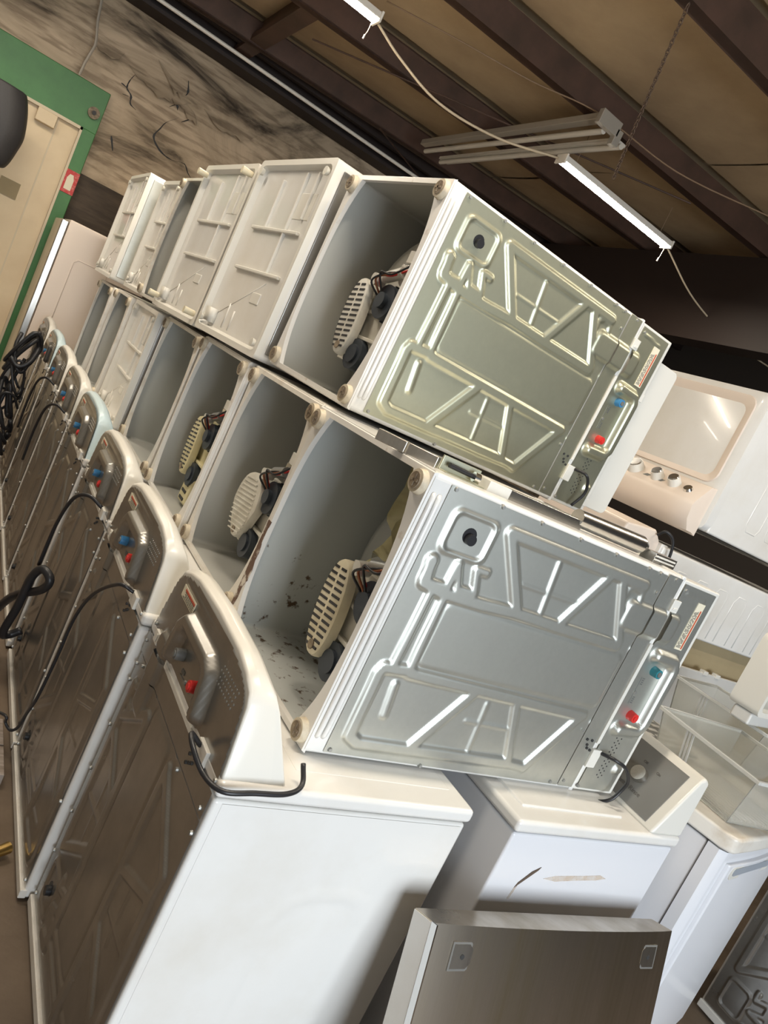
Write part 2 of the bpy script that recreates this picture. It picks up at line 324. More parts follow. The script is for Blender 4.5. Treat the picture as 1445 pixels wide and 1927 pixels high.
# ---------------------------------------------------------------- lamps
def shop_light(label, x0, x1, y, z, group, power=1.0):
    t = empty('shop_light', label, 'lamp', ((x0+x1)/2, y, z+.03), group=group)
    L = (x1-x0)/2
    h = MB(); h.loft([[(x, -.055, -.012), (x, .055, -.012), (x, .042, .03), (x, -.042, .03)] for x in (-L, L)])
    h.build('housing', 'lamp_white', t, bevel=.004)
    d = MB(); n = 10
    d.loft([[(x, -.042*math.cos(PI*i/n), -.012-.016*math.sin(PI*i/n)) for i in range(n+1)] for x in (-L+.012, L-.012)])
    d.build('diffuser', 'tube_on', t, smooth=True)
    for s in (-1, 1):
        MB().box(s*L-.008, s*L+.008, -.058, .058, -.03, .034).build('end_cap', 'lamp_white', t, bevel=.004)
    MB().tube([(L-.03, -.02, -.028), (L-.032, -.022, -.10), (L-.04, -.025, -.13)], .0018, 5).build('pull_chain', 'wire_cream', t)
    MB().cyl((L-.04, -.025, -.125), (L-.042, -.025, -.15), .005, n=8).build('pull_knob', 'lamp_white', t)
    for x in (-L*.8, L*.8):
        MB().tube([(x, 0, .03), (x, 0, .24)], .0025, 5).build('hanging_wire', 'wire_dark', t)
    a = bpy.data.lights.new('tube_light', 'AREA'); a.shape = 'RECTANGLE'; a.size = 2*L-.05; a.size_y = .08; a.energy = LAMP*power; a.color = (1, .86, .68)
    ao = bpy.data.objects.new('tube_light', a); COL.objects.link(ao); ao.parent = t; ao.location = (0, 0, -.05)
    return t
LAMP = 24
GR = 'lit strip lights under the roof'
shop_light('lit strip light over the stacked washers, the nearer complete one', 2.11, 3.33, 3.31, 3.65, GR)
shop_light('lit strip light cut by the top edge of the photo', -.64, .585, 3.42, 3.65, GR)
shop_light('presumed unseen strip light above and behind the camera', -.7, .5, .1, 3.65, GR)  # unseen lamp, presumed to continue the rows, added to light the tops
shop_light('added unseen strip light at the left, near the green door frame', -2.2, -1.0, 4.6, 3.45, GR, .55)  # no source known here; added to brighten the back wall
shop_light('added unseen strip light above the right hand washers', 2.2, 3.4, -.4, 3.65, GR, .42)  # added out of view to warm the upper right washers
shop_light('added unseen strip light at the left above the aisle', -2.1, -.9, 1.9, 3.65, GR, .7)  # unseen, added to light the left-facing backs of the bottom row

def cable(name, pts, r, m, label, cat='cable', k=8):
    o = MB().tube(smooth_pts(pts, k), r, 6).build(name, m, smooth='all'); return tag(o, label, cat)
cable('power_cable', [(.60, 3.42, 3.66), (.82, 3.42, 3.58), (1.15, 3.38, 3.50), (1.6, 3.35, 3.54), (2.08, 3.31, 3.67)], .008, 'wire_cream', 'cream cable sagging between the two lit strip lights')
cable('power_cable', [(3.34, 3.30, 3.66), (3.9, 3.35, 3.50), (4.6, 3.4, 3.44), (5.6, 3.5, 3.5)], .007, 'wire_cream', 'pale cable running from the lit strip light off to the right')
cable('suspension_wire', [(.65, 3.60, 3.87), (1.1, 3.35, 3.86), (1.56, 3.17, 3.87), (2.05, 3.04, 3.935), (2.6, 2.75, 3.84), (3.19, 2.44, 3.86), (3.6, 2.2, 3.87)], .005, 'wire_dark', 'thin rusty cable strung along under the purlins')
# chain of separate links
ch = MB(); A_ = Vector((1.33, 1.73, 3.88)); B_ = Vector((1.80, 2.28, 3.34)); n = 46
for i in range(n):
    c = A_.lerp(B_, (i+.5)/n) + Vector((0, 0, -.05*math.sin(PI*i/n))); d = (B_-A_).normalized(); a = d.orthogonal().normalized(); b = d.cross(a)
    if i % 2: a, b = b, a
    ch.tube([c + d*.017*math.cos(t) + a*.009*math.sin(t) for t in [2*PI*k/8 for k in range(9)]], .0028, 5)
tag(ch.build('chain', 'chain', smooth='all'), 'rusty chain hanging from the roof beside the old tube fitting', 'chain')
# the old dead twin-tube fitting hung crosswise
t = empty('tube_fitting', 'old unlit fluorescent fitting hung crosswise under the roof', 'lamp', (2.03, 2.90, 3.83))
MB().box(-.04, .02, 0, 2.42, .03, .075).build('batten', 'pipe', t, bevel=.004)
MB().box(-.08, .10, -.03, .015, -.02, .07).box(.08, .135, -.03, .02, -.07, .03).build('end_bracket', 'pipe', t, bevel=.004)
for x in (.02, .20):
    MB().cyl((x+.0, .02, -.02), (x-.02, 2.34, -.02), .019, n=14).build('tube', 'tube_dead', t, smooth=True)
MB().box(.155, .255, .05, 2.35, -.0, .02).build('reflector', 'tube_dead', t)
t = empty('tube_fitting', 'second old fitting lying dark in the far right corner under the roof', 'lamp', (4.3, 3.2, 2.95), (0, 0, 0))
MB().box(0, 1.6, -.05, .05, 0, .04).build('batten', 'pipe', t); 
for y in (-.03, .03): MB().cyl((.02, y, -.02), (1.58, y, -.02), .016, n=12).build('tube', 'tube_dead', t, smooth=True)

# ---------------------------------------------------------------- pressed steel panels
def seg_d(U, V, a, b):
    ax, ay = a; bx, by = b; dx, dy = bx-ax, by-ay; L = dx*dx+dy*dy+1e-12
    t = np.clip(((U-ax)*dx+(V-ay)*dy)/L, 0, 1); return np.hypot(U-ax-t*dx, V-ay-t*dy)
def sstep(x): x = np.clip(x, 0, 1); return x*x*(3-2*x)
def stroke(U, V, pts, w, h, e=.006):
    e *= .72
    d = np.min([seg_d(U, V, pts[i], pts[i+1]) for i in range(len(pts)-1)], axis=0)
    return h*sstep((w/2+e-d)/(2*e))
def rbox(U, V, u0, u1, v0, v1, r, h, e=.006):
    cu, cv = (u0+u1)/2, (v0+v1)/2; du = np.abs(U-cu)-(u1-u0)/2+r; dv = np.abs(V-cv)-(v1-v0)/2+r
    d = np.hypot(np.maximum(du, 0), np.maximum(dv, 0))+np.minimum(np.maximum(du, dv), 0)-r
    return h*sstep((e-d)/(2*e))
def polyin(U, V, P):
    ins = np.zeros(U.shape, bool); n = len(P)
    for i in range(n):
        (x1, y1), (x2, y2) = P[i], P[(i+1) % n]
        c = ((y1 > V) != (y2 > V)) & (U < (x2-x1)*(V-y1)/((y2-y1) or 1e-9)+x1); ins ^= c
    return ins
def pressed(name, u0, u1, v0, v1, step, hf, m, w0=-.003, mask=None):
    nu = int((u1-u0)/step)+1; nv = int((v1-v0)/step)+1
    u = np.linspace(u0, u1, nu); v = np.linspace(v0, v1, nv); U, V = np.meshgrid(u, v, indexing='ij')
    H = hf(U, V); X = np.stack([U, w0-H, V], -1).reshape(-1, 3)
    i, j = np.meshgrid(np.arange(nu-1), np.arange(nv-1), indexing='ij'); a = (i*nv+j).ravel()
    F = np.stack([a, a+1, a+nv+1, a+nv], 1)[:, ::-1]
    if mask is not None: k = mask((U[:-1, :-1]+U[1:, 1:])/2, (V[:-1, :-1]+V[1:, 1:])/2).ravel(); F = F[k]
    me = bpy.data.meshes.new(name); me.vertices.add(len(X)); me.vertices.foreach_set('co', X.ravel())
    me.loops.add(F.size); me.loops.foreach_set('vertex_index', F.ravel()); me.polygons.add(len(F))
    me.polygons.foreach_set('loop_start', np.arange(0, F.size, 4)); me.polygons.foreach_set('use_smooth', [True]*len(F)); me.update(); me.validate()
    me.materials.append(M[m]); return me
NET = [
 ([(.255,.624),(.765,.624)], .024), ([(.255,.624),(.382,.455)], .024), ([(.628,.618),(.535,.452)], .022), ([(.680,.610),(.778,.455)], .022),
 ([(.084,.505),(.090,.455),(.150,.443),(.272,.443),(.382,.449),(.537,.447),(.775,.447)], .026),
 ([(.084,.505),(.084,.46),(.118,.455),(.155,.458),(.157,.515)], .018), ([(.157,.515),(.184,.463),(.236,.463),(.212,.518),(.243,.518)], .014),
 ([(.120,.44),(.117,.245)], .016), ([(.160,.43),(.165,.245)], .016),
 ([(.166,.245),(.095,.240),(.088,.225),(.092,.062),(.120,.047),(.60,.055)], .024),
 ([(.172,.240),(.417,.236),(.792,.230)], .024), ([(.381,.225),(.274,.060)], .024), ([(.532,.225),(.604,.060)], .020), ([(.785,.228),(.672,.050)], .024),
 ([(.60,.055),(.672,.050)], .018), ([(.10,.24),(.175,.245)], .02),
]
def hf_back(U, V):
    return .80*hf_back0(U, V)
def hf_back0(U, V):
    H = rbox(U, V, .175, .822, .262, .425, .02, .004, .007)
    for pts, w in NET: H = np.maximum(H, stroke(U, V, pts, w+.006, .0080, .0055))
    H = np.maximum(H, stroke(U, V, [(.146,.205),(.157,.125)], .018, .005))
    H = np.maximum(H, stroke(U, V, [(.44,.205),(.455,.07)], .012, .003)); H = np.maximum(H, stroke(U, V, [(.40,.15),(.56,.15)], .010, .0025))
    H = np.maximum(H, stroke(U, V, [(.44,.60),(.46,.47)], .014, .004)); H = np.maximum(H, stroke(U, V, [(.36,.52),(.58,.52)], .008, .003))
    H = np.maximum(H, rbox(U, V, .082, .218, .530, .634, .02, .007, .006)); H -= rbox(U, V, .10, .20, .545, .62, .012, .024, .012); H += rbox(U, V, .122, .180, .562, .606, .004, .010, .004)
    H = np.maximum(H, stroke(U, V, [(.838,.452),(.852,.36),(.850,.28),(.838,.215)], .010, .008, .006))
    H = np.maximum(H, rbox(U, V, .735, .90, .497, .578, .02, .012, .008))
    H = np.maximum(H, stroke(U, V, [(.716,.575),(.712,.60),(.735,.612),(.768,.606),(.775,.585)], .016, .006))
    return H
def hf_con(U, V):
    H = stroke(U, V, [(.950,.455),(1.030,.452),(1.045,.43),(1.045,.245),(1.030,.222),(.948,.217)], .034, .020, .010)
    H = np.maximum(H, rbox(U, V, .90, .967, .497, .578, .02, .012, .008)); H = np.maximum(H, rbox(U, V, 1.03, 1.06, .078, .104, .006, .010, .005))
    H = np.maximum(H, stroke(U, V, [(.94, .65), (1.03, .645)], .004, .003, .003)); return H
def hf_conB(U, V):
    H = stroke(U, V, [(.945,.475),(1.02,.465),(1.045,.44),(1.045,.255),(1.030,.222),(.945,.205)], .040, .024, .012)
    H = np.maximum(H, rbox(U, V, .90, .955, .497, .578, .02, .012, .008)); H = np.maximum(H, stroke(U, V, [(1.098, .58), (1.092, .11)], .004, .003, .003)); return H
CONB = [(.906,.012),(1.06,.045),(1.085,.062),(1.102,.10),(1.115,.17),(1.121,.343),(1.115,.516),(1.102,.586),(1.085,.624),(1.06,.641),(.906,.674)]   # outline of the curved console back
W = .686
CACHE = {}
def part(key, name, make, parent, **kw):
    if key in CACHE:
        src = CACHE[key]; o = src.copy(); COL.objects.link(o); o.parent = parent; return o
    o = make(name, parent); CACHE[key] = o; return o
def sheet_part(key, name, parent, m, args, w0=-.003, mask=None):
    def f(n, p):
        me = pressed(n, *args, m, w0, mask); return mk(n, me, p)
    return part(key+m, name, f, parent)
def mb_part(key, name, mbf, parent, m, **kw):
    return part(key+m, name, lambda n, p: mbf().build(n, m, p, **kw), parent)

def shell(D, Wd, top=.895, th=.004, r=.014):
    m = MB(); o = rrect(0, D, 0, Wd, r); i = rrect(th, D-th, th, Wd-th, r-th*.5)
    R = lambda P, u: [(u, a, b) for a, b in P]
    m.loft([R(i, top-.01), R(i, 0), R(o, 0), R(o, top)], cap=False)
    n = len(m.v); m.v += R(o, top); m.f.append(tuple(range(n, n+len(o)))); n = len(m.v); m.v += R(i, top-.01); m.f.append(tuple(range(n, n+len(i))))
    return m
def flange(D, Wd):
    m = MB(); k = 22; lw = lambda t: .020+.062*abs(2*t-1)**3.2; out = []; inn = []
    for s in range(4):
        for j in range(k):
            t = j/k
            if s == 0: o_ = (0, t*Wd); i_ = (lw(t), .018+t*(Wd-.036))
            elif s == 1: o_ = (t*D, Wd); i_ = (lw(1)+t*(D-2*lw(1)), Wd-.018)
            elif s == 2: o_ = (D, Wd-t*Wd); i_ = (D-lw(t), Wd-.018-t*(Wd-.036))
            else: o_ = (D-t*D, 0); i_ = (D-lw(1)-t*(D-2*lw(1)), .018)
            out.append(o_); inn.append(i_)
    b = lambda t: 0
    R = lambda P, u: [(u, a, c) for a, c in P]
    sh = lambda P, d: [(min(max(a, d), D-d), min(max(c, d), Wd-d)) for a, c in P]
    m.loft([R(out, .004), R(sh(out, .004), -.004), R(inn, -.005), R(inn, .010)], cap=False); return m
def beads(Wd):
    m = MB()
    for u in (.014, .030):
        P = smooth_pts([(u, .004, .05), (u, -.003, .075), (u, -.003, Wd*.5), (u, -.003, Wd-.075), (u, .004, Wd-.05)], 4); m.tube(P, .0065, 8)
    return m
def foot(parent, w, v, key=''):
    f = mb_part('foot'+key, 'foot', lambda: MB().cyl((-.016, 0, 0), (.0, 0, 0), .026, .029, 20), parent, 'foot', smooth=True)
    f.location = (-.004, w, v)
    mb_part('footpad', 'foot_pad', lambda: MB().cyl((-.0195, 0, 0), (-.014, 0, 0), .019, .019, 18).box(-.0215, -.018, -.014, .014, -.003, .003).box(-.0215, -.018, -.003, .003, -.014, .014), f, 'footpad', smooth=True)
def dots(c, nu, nv, du, dv, skew=0.):
    m = MB()
    for i in range(nu):
        for j in range(nv):
            u = c[0]+i*du; v = c[1]+j*dv+(du*.0 if i % 2 else dv/2)+skew*i; m.cyl((u, -.0045, v), (u, -.003, v), .0026, n=6)
    return m
def stuff(o): o['kind'] = 'stuff'; return o
def screws(P):
    m = MB()
    for u, v in P: m.cyl((u, -.008, v), (u, -.002, v), .0045, .006, 8)
    return m
def fittings(t, hot, cold, curved=False, sticker=(1.008, 1.042, .49, .637), key=''):
    m = mb_part('hot'+hot, 'hot_water_inlet', lambda: MB().cyl((.975, -.026, .265), (.975, .0, .265), .0135, .0155, 18), t, hot, smooth=True)
    m['label'] = hot+' capped water inlet' if hot == 'red' else 'dark water inlet'
    mb_part('hotc'+hot, 'inlet_thread', lambda: MB().cyl((.975, -.029, .265), (.975, -.024, .265), .008, n=12), m, hot, smooth=True)
    m = mb_part('cold'+cold, 'cold_water_inlet', lambda: MB().cyl((.975, -.026, .409), (.975, .0, .409), .0135, .0155, 18), t, cold, smooth=True)
    if cold in ('blue', 'teal'): m['label'] = 'blue water inlet'
    mb_part('coldc', 'inlet_thread', lambda: MB().cyl((.975, -.029, .409), (.975, -.024, .409), .008, n=12), m, 'greycap', smooth=True)
    s = sticker
    st = mb_part('stick'+str(s), 'warning_sticker', lambda: MB().box(s[0], s[1], -.0055, -.0035, s[2], s[3]), t, 'label')
    mb_part('stickr'+str(s), 'sticker_stripe', lambda: MB().box(s[1]-.010, s[1]-.004, -.0062, -.005, s[2]+.004, s[3]-.02), st, 'label_red')
    def tx():
        m = MB(); r = random.Random(3)
        for i in range(4):
            v = s[2]+.006
            while v < s[3]-.03:
                l = .004+.012*r.random(); u = s[0]+.003+.0048*i; m.box(u, u+.0022, -.0061, -.005, v, v+l); v += l+.003
        return m
    stuff(mb_part('sticktx'+str(s), 'sticker_text', tx, st, 'print'))
def cord(t, pts, r=.0055):
    return MB().tube(smooth_pts(pts, 7), r, 8).build('power_cord', 'black', t, smooth='all')
SCR = [(.06,.668),(.20,.672),(.33,.672),(.47,.672),(.61,.672),(.75,.672),(.80,.672),(.06,.02),(.33,.012),(.80,.02),(.82,.62),(.85,.03),(.87,.672),(.93,.655),(.92,.02),(.82,.19),(.945,.335)]

def oval_shield(t, u, w, v, hw, hh, m, tilt=0., slots=True, tear=False):
    e = bpy.data.objects.new('gearcase_cover', None)
    n = 28; P = []
    for i in range(n):
        a = 2*PI*i/n; x = math.cos(a); y = math.sin(a)
        k = 1.0 if not tear else (1.25-.55*(y < 0)*abs(y)**.7)
        P.append((hw*k*abs(x)**.85*(1 if x > 0 else -1), hh*abs(y)**.9*(1 if y > 0 else -1)))
    R = lambda s, uu: [(uu, a*s, b*s) for a, b in P]
    o = MB().loft([R(.88, 0), R(.97, .004), R(1, .012), R(1, .03)]).build('gearcase_cover', m, t, smooth=True, loc=(u, w, v), rot=(tilt, 0, 0))
    sl = MB()
    rows = 13
    for i in range(rows):
        y = -hh*.8+hh*1.6*i/(rows-1); x = hw*math.sqrt(max(.05, 1-(y/hh)**2))*.86
        if tear: sl.box(-.0035, .001, -x*1.1, x*1.1, y-.002, y+.002)
        else:
            sl.box(-.0015, .001, -x, -.006, y-.0034, y+.0034); sl.box(-.0015, .001, .006, x, y-.0034, y+.0034)
    stuff(sl.build('cooling_slots' if not tear else 'cover_ribs', 'black' if not tear else m, o))
    MB().cyl((-.003, 0, -hh*.78), (.002, 0, -hh*.78), .013, n=14).build('cover_screw', 'footpad', o, smooth=True)
    return o
def guts(t, kind, dw=0., v0=.0, film=True, fz=None):
    cm = {'cream': 'cream', 'fan': 'offwhite', 'yellow': 'yellow_plastic', 'grey': 'offwhite'}[kind]
    oval_shield(t, .05, .25+dw, .255+v0, .056 if kind != 'fan' else .085, .128 if kind != 'fan' else .115, cm, tilt=-.12, tear=(kind == 'fan'))
    b = MB(); b .box(.085, .105, .08+dw, .26+dw, .20+v0, .212+v0); b.box(.085, .105, .08+dw, .26+dw, .285+v0, .297+v0); b.box(.10, .12, .06+dw, .30+dw, .12+v0, .38+v0)
    b.build('motor_bracket', 'offwhite' if kind != 'yellow' else 'yellow_plastic', t, bevel=.003)
    m = MB(); m.cyl((.07, .125+dw, .33+v0), (.19, .125+dw, .33+v0), .055, n=22); m.cyl((.055, .125+dw, .33+v0), (.09, .125+dw, .33+v0), .025, n=14)
    for i in range(8): a = i*PI/4; m.box(.09, .18, .125+dw+.055*math.cos(a)-.004, .125+dw+.055*math.cos(a)+.004, .33+v0+.055*math.sin(a)-.004, .33+v0+.055*math.sin(a)+.004)
    m.build('motor', 'motor', t, smooth=True)
    MB().cyl((.075, .17+dw, .15+v0), (.19, .17+dw, .15+v0), .050, n=20).cyl((.068, .17+dw, .15+v0), (.075, .17+dw, .15+v0), .03, n=20).build('transmission', 'motor', t, smooth=True)
    if kind == 'yellow':
        mc = MB().box(.085, .12, .12+dw, .24+dw, .02+v0, .17+v0).build('motor_cover', 'yellow_plastic', t, bevel=.012)
        sl = MB()
        for k in range(4): sl.box(.082, .0855, .15+dw+.02*(k%2)*0, .21+dw, .035+v0+.032*k, .047+v0+.032*k)
        stuff(sl.build('cooling_slots', 'black', mc))
    MB().cyl((.08, .18+dw, .405+v0), (.08, .10+dw, .43+v0), .018, n=14).build('pump_outlet', 'motor_silver' if kind != 'grey' else 'plastic', t, smooth=True)
    MB().cyl((.085, .10+dw, .42+v0), (.18, .10+dw, .44+v0), .030, n=16).build('drain_pump', 'motor_silver' if kind != 'grey' else 'plastic', t, smooth=True)
    MB().cyl((.05, .20+dw, .385+v0), (.085, .20+dw, .39+v0), .019, n=16).build('hose_port', 'plastic', t, smooth=True)
    MB().box(.075, .12, .05+dw, .11+dw, .46+v0, .50+v0).build('pump_fitting', 'plastic', t, bevel=.003)
    MB().box(.085, .12, .07+dw, .14+dw, .435+v0, .459+v0).build('pump_clamp', 'chrome', t, bevel=.003)
    for k, (a, c) in enumerate((((.07, .17), 'black'), ((.075, .16), 'copper'), ((.08, .15), 'red'), ((.07, .14), 'black'))):
        MB().tube(smooth_pts([(a[0], a[1]+dw, .34+v0), (a[0]-.03, a[1]+dw+.02, .375+v0+.01*k), (a[0]-.02, a[1]+dw-.03, .41+v0), (a[0]+.01, a[1]+dw-.07, .43+v0+.01*k)], 6), .0035, 6).build('motor_wire', c, t, smooth='all')
    if film:
        m = MB(); nx, ny = 9, 12; r = random.Random(5)
        for i in range(nx+1):
            for j in range(ny+1):
                w_ = fz[0]+(fz[1]-fz[0])*i/nx; v_ = fz[2]+(fz[3]-fz[2])*j/ny
                m.v.append((.165+.035*math.sin(i*1.9+j*.8)+.02*r.random(), w_+.02*math.sin(j*1.3), v_+.02*r.random()+.05*math.sin(i)))
        for i in range(nx):
            for j in range(ny):
                if r.random() < .93: q = i*(ny+1)+j; m.f.append((q, q+1, q+ny+2, q+ny+1))
        m.build('plastic_film', 'film', t, smooth='all')
def tub(t, D, Wd, m='inner'):
    c = MB(); n = 40; R = lambda r, u: [(u, D/2+r*math.cos(2*PI*i/n), Wd/2+r*math.sin(2*PI*i/n)) for i in range(n)]
    c.loft([R(.03, .26), R(.12, .262), R(.22, .275), R(.268, .30), R(.285, .34), R(.285, .80)]); return c.build('tub', m, t, smooth='all')

def lying_washer(label, loc, mat3, group, kind='cream', dw=0., inner='inner', rail='enamel', sheet='galv', corners=4, D=.645, console=True, film=True, Wd=W, tubm='inner', detail=True, cold='blue', fz=(.03, .33, .30, .62), tu=0.):
    t = empty('washing_machine', label, 'washing machine', loc, mat3=mat3, group=group); k = '%s%.2f%.2f' % (rail, D, Wd)
    mb_part('shell'+k, 'cabinet', lambda: shell(D, Wd), t, rail if rail != 'enamel_rusty' else 'enamel_dirty')
    # inside walls
    def lin():
        m = MB(); i = rrect(.0045, D-.0045, .0045, Wd-.0045, .012); m.loft([[(u, a, b) for a, b in i] for u in (.012, .88)], cap=False)
        n = len(m.v); m.v += [(.878, a, b) for a, b in i]; m.f.append(tuple(range(n, n+len(i)))); return m
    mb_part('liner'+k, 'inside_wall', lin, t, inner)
    mb_part('flange'+k, 'bottom_flange', lambda: flange(D, Wd), t, 'rail' if rail == 'enamel' else rail, smooth=True)
    for (w, v) in ((.034, Wd-.036), (.034, .036), (D-.034, Wd-.036), (D-.034, .036))[:corners]: foot(t, w, v)
    tub(t, D, Wd, tubm).location = (tu, 0, 0)
    if kind: guts(t, kind, dw, film=film, fz=fz)
    if not detail: return t
    mb_part('beads'+k, 'pressed_bead', lambda: beads(Wd), t, rail if rail != 'enamel_rusty' else 'enamel', smooth='all')
    back_details(t, sheet, cold)
    if console:
        mb_part('topc', 'top_cover', lambda: MB().box(.895, .912, -.002, D+.004, -.003, W+.003), t, 'enamel', bevel=.004)
        mb_part('consq', 'console', lambda: MB().prism([(.912, 0), (1.090, 0), (1.090, .055), (.925, .155), (.912, .155)], lambda a, b, d: (a, b, d), .003, W-.003), t, 'plastic', bevel=.006)
    return t
def back_details(t, sheet='galv', cold='blue', curved=False):
    sheet_part('sheet', 'back_panel', t, sheet, (.046, .832, .012, W-.012, .0042, hf_back))
    sheet_part('cover', 'service_cover', t, sheet, (.836, .897, .012, W-.006, .006, lambda U, V: rbox(U, V, .735, .91, .497, .578, .02, .012, .008)), w0=-.004)
    mb_part('vent', 'drain_port', lambda: MB().cyl((.150, -.004, .584), (.150, .030, .584), .019, n=18).cyl((.150, -.018, .578), (.150, 0, .578), .013, n=14), t, 'black', smooth=True)
    if curved:
        sheet_part('conB', 'console_back', t, sheet, (.906, 1.124, .012, W-.012, .0055, hf_conB), w0=-.003, mask=lambda U, V: polyin(U, V, CONB))
    else:
        sheet_part('con', 'console_back', t, sheet, (.918, 1.068, .014, W-.014, .0055, hf_con), w0=-.004)
    s = mb_part('screws', 'screw', lambda: screws(SCR), t, 'screw', smooth=True); s['kind'] = 'stuff'
    stuff(mb_part('dots'+str(curved), 'vent_holes', (lambda: dots((1.035, .085), 4, 9, .013, .013)) if curved else (lambda: dots((.975, .055), 3, 9, .011, .0155)), t, 'seam' if not curved else 'screw'))
    def oh():
        m = MB()
        for u, v in ((.856,.166),(.866,.150),(.878,.165),(.872,.140),(.888,.135)): m.cyl((u, -.0075, v), (u, -.0035, v), .0042, n=10)
        return m
    stuff(mb_part('oh', 'adjuster_holes', oh, t, 'seam'))
    mb_part('clipA', 'wire_clip', lambda: MB().box(.900, .932, -.010, -.002, .585, .622).box(.908, .928, -.013, -.009, .592, .600), t, 'plastic', bevel=.002)
    mb_part('clipB', 'cord_clip', lambda: MB().box(.898, .935, -.012, -.002, .085, .142), t, 'plastic', bevel=.002)
    mb_part('strip', 'panel_edge', lambda: MB().box(.899, .912, -.008, -.002, .16, .482), t, 'plastic', bevel=.001)
    fittings(t, 'red', cold, curved, sticker=(1.055, 1.085, .46, .575) if curved else (1.008, 1.042, .49, .637))
    def tb():
        m = MB(); m.box(.940, .942, -.0052, -.004, .297, .383)
        for v0 in (.300, .360):
            for i in range(4): m.box(.948, .957, -.0052, -.004, v0+i*.006, v0+i*.006+.003)
        return m
    stuff(mb_part('tb', 'embossed_text', tb, t, 'print_grey'))

def upright_washer(label, loc, group, cap='plastic', hot='red', cold='blue', top='enamel', console='curved'):
    t = empty('washing_machine', label, 'washing machine', loc, mat3=UP, group=group); D = .655
    mb_part('ucab', 'cabinet', lambda: MB().box(.012, .893, 0, D, 0, W), t, 'enamel', bevel=.010)
    mb_part('ufoot', 'base_rim', lambda: MB().box(.012, .040, -.012, .01, .0, W), t, 'enamel_dirty', bevel=.003)
    for w, v in ((.05, .05), (.05, W-.05), (D-.05, .05), (D-.05, W-.05)):
        f = mb_part('ufeet', 'foot', lambda: MB().cyl((0, 0, 0), (.014, 0, 0), .022, n=12), t, 'black'); f.location = (0, w, v)
    mb_part('utop', 'top_cover', lambda: MB().box(.896, .932, -.004, D+.006, -.004, W+.004), t, top, bevel=.012, seg=3)
    mb_part('ulid', 'lid', lambda: MB().box(.930, .9335, .19, D-.03, .07, W-.07), t, top, bevel=.006, seg=2)
    back_details(t, 'galv_dark', cold, True)
    def con():
        m = MB(); n = len(CONB)
        wf = lambda u: .155-.105*min(1, max(0, (u-.93)/.19))
        P = [(u if u < .92 else u+.012, v+(-.008 if v < W/2 else .008) if u < 1.09 else v) for u, v in CONB]
        m.loft([[(u, .001, v) for u, v in P], [(u+.012*(u > 1.0), .020, v) for u, v in P], [(u+.008*(u > 1.0), wf(u)*.75, v) for u, v in P], [(u, wf(u), v) for u, v in P]]); return m
    mb_part('ucon', 'console', con, t, cap, bevel=.006)
    return t
UP = Matrix(((0, 1, 0), (0, 0, 1), (1, 0, 0)))
I3 = Matrix.Identity(3)
def rot3(rx, ry, rz):
    return Matrix.Rotation(rz, 3, 'Z') @ Matrix.Rotation(ry, 3, 'Y') @ Matrix.Rotation(rx, 3, 'X')

# ---------------------------------------------------------------- the upright row, back panels to the left
GB = 'upright washers in the bottom row'
lab = ['nearest upright washer of the bottom row, large white side facing the camera',
 'second upright washer from the camera, blue and red inlets, black cord hanging down its back',
 'third upright washer from the camera in the bottom row',
 'fourth upright washer in the bottom row, pale blue strip along its console top',
 'fifth upright washer from the camera in the bottom row',
 'sixth upright washer from the camera in the bottom row',
 'seventh upright washer in the bottom row, pale blue console top, second from the far end',
 'upright washer at the far end of the bottom row']
bx = [-.229, -.256, -.258, -.262, -.268, -.272, -.278, -.285]
by = [-.130, .566, 1.268, 2.02, 2.72, 3.44, 4.16, 4.88]
for i in range(8):
    t = upright_washer(lab[i], (bx[i], by[i], 0), GB, cap='lightblue' if i in (3, 6) else 'plastic', cold='greycap' if i == 0 else 'blue')
    if i == 0:
        # grey cord from the back, draped round the near end of the console
        cord(t, [(.925, -.012, .125), (.955, -.045, .115), (.950, -.050, .080), (.925, -.030, .03), (.928, -.005, -.022), (.934, .06, -.026), (.937, .13, -.022), (.945, .17, .0), (.972, .175, .035)], .0055)
        me = pressed('side_panel', .03, .885, .02, .64, .006, lambda U, V: -(stroke(U, V, [(-.3,.24),(.60,.24),(.66,.28),(.68,.33),(.68,.42),(.66,.47),(.60,.50),(-.3,.50)], .03, .0022, .018)), 'enamel', w0=.0006)
        o = mk('side_panel', me, t); o.rotation_euler = (-PI/2, 0, 0)
    if i == 1:
        cord(t, [(.93, -.01, .13), (.93, -.05, .16), (.80, -.05, .36), (.66, -.045, .47), (.50, -.04, .50), (.33, -.04, .53), (.22, -.035, .60), (.13, -.03, .655), (.10, -.045, .68), (.115, -.065, .70), (.14, -.07, .69), (.135, -.085, .72), (.10, -.14, .80)], .0055)
    if i in (2, 4, 5):
        cord(t, [(.93, -.01, .13), (.95, -.06, .16), (.90, -.09, .24), (.75, -.09, .35), (.55, -.08, .42)], .007)
    if i in (2,):
        h = MB().tube(smooth_pts([(.20, -.02, .55), (.17, -.06, .55), (.19, -.09, .52), (.35, -.09, .44), (.50, -.09, .40), (.56, -.07, .36), (.54, -.04, .32), (.48, -.05, .35), (.36, -.10, .52), (.22, -.12, .66), (.08, -.14, .72)], 6), .017, 10).build('drain_hose', 'black', t, smooth='all')

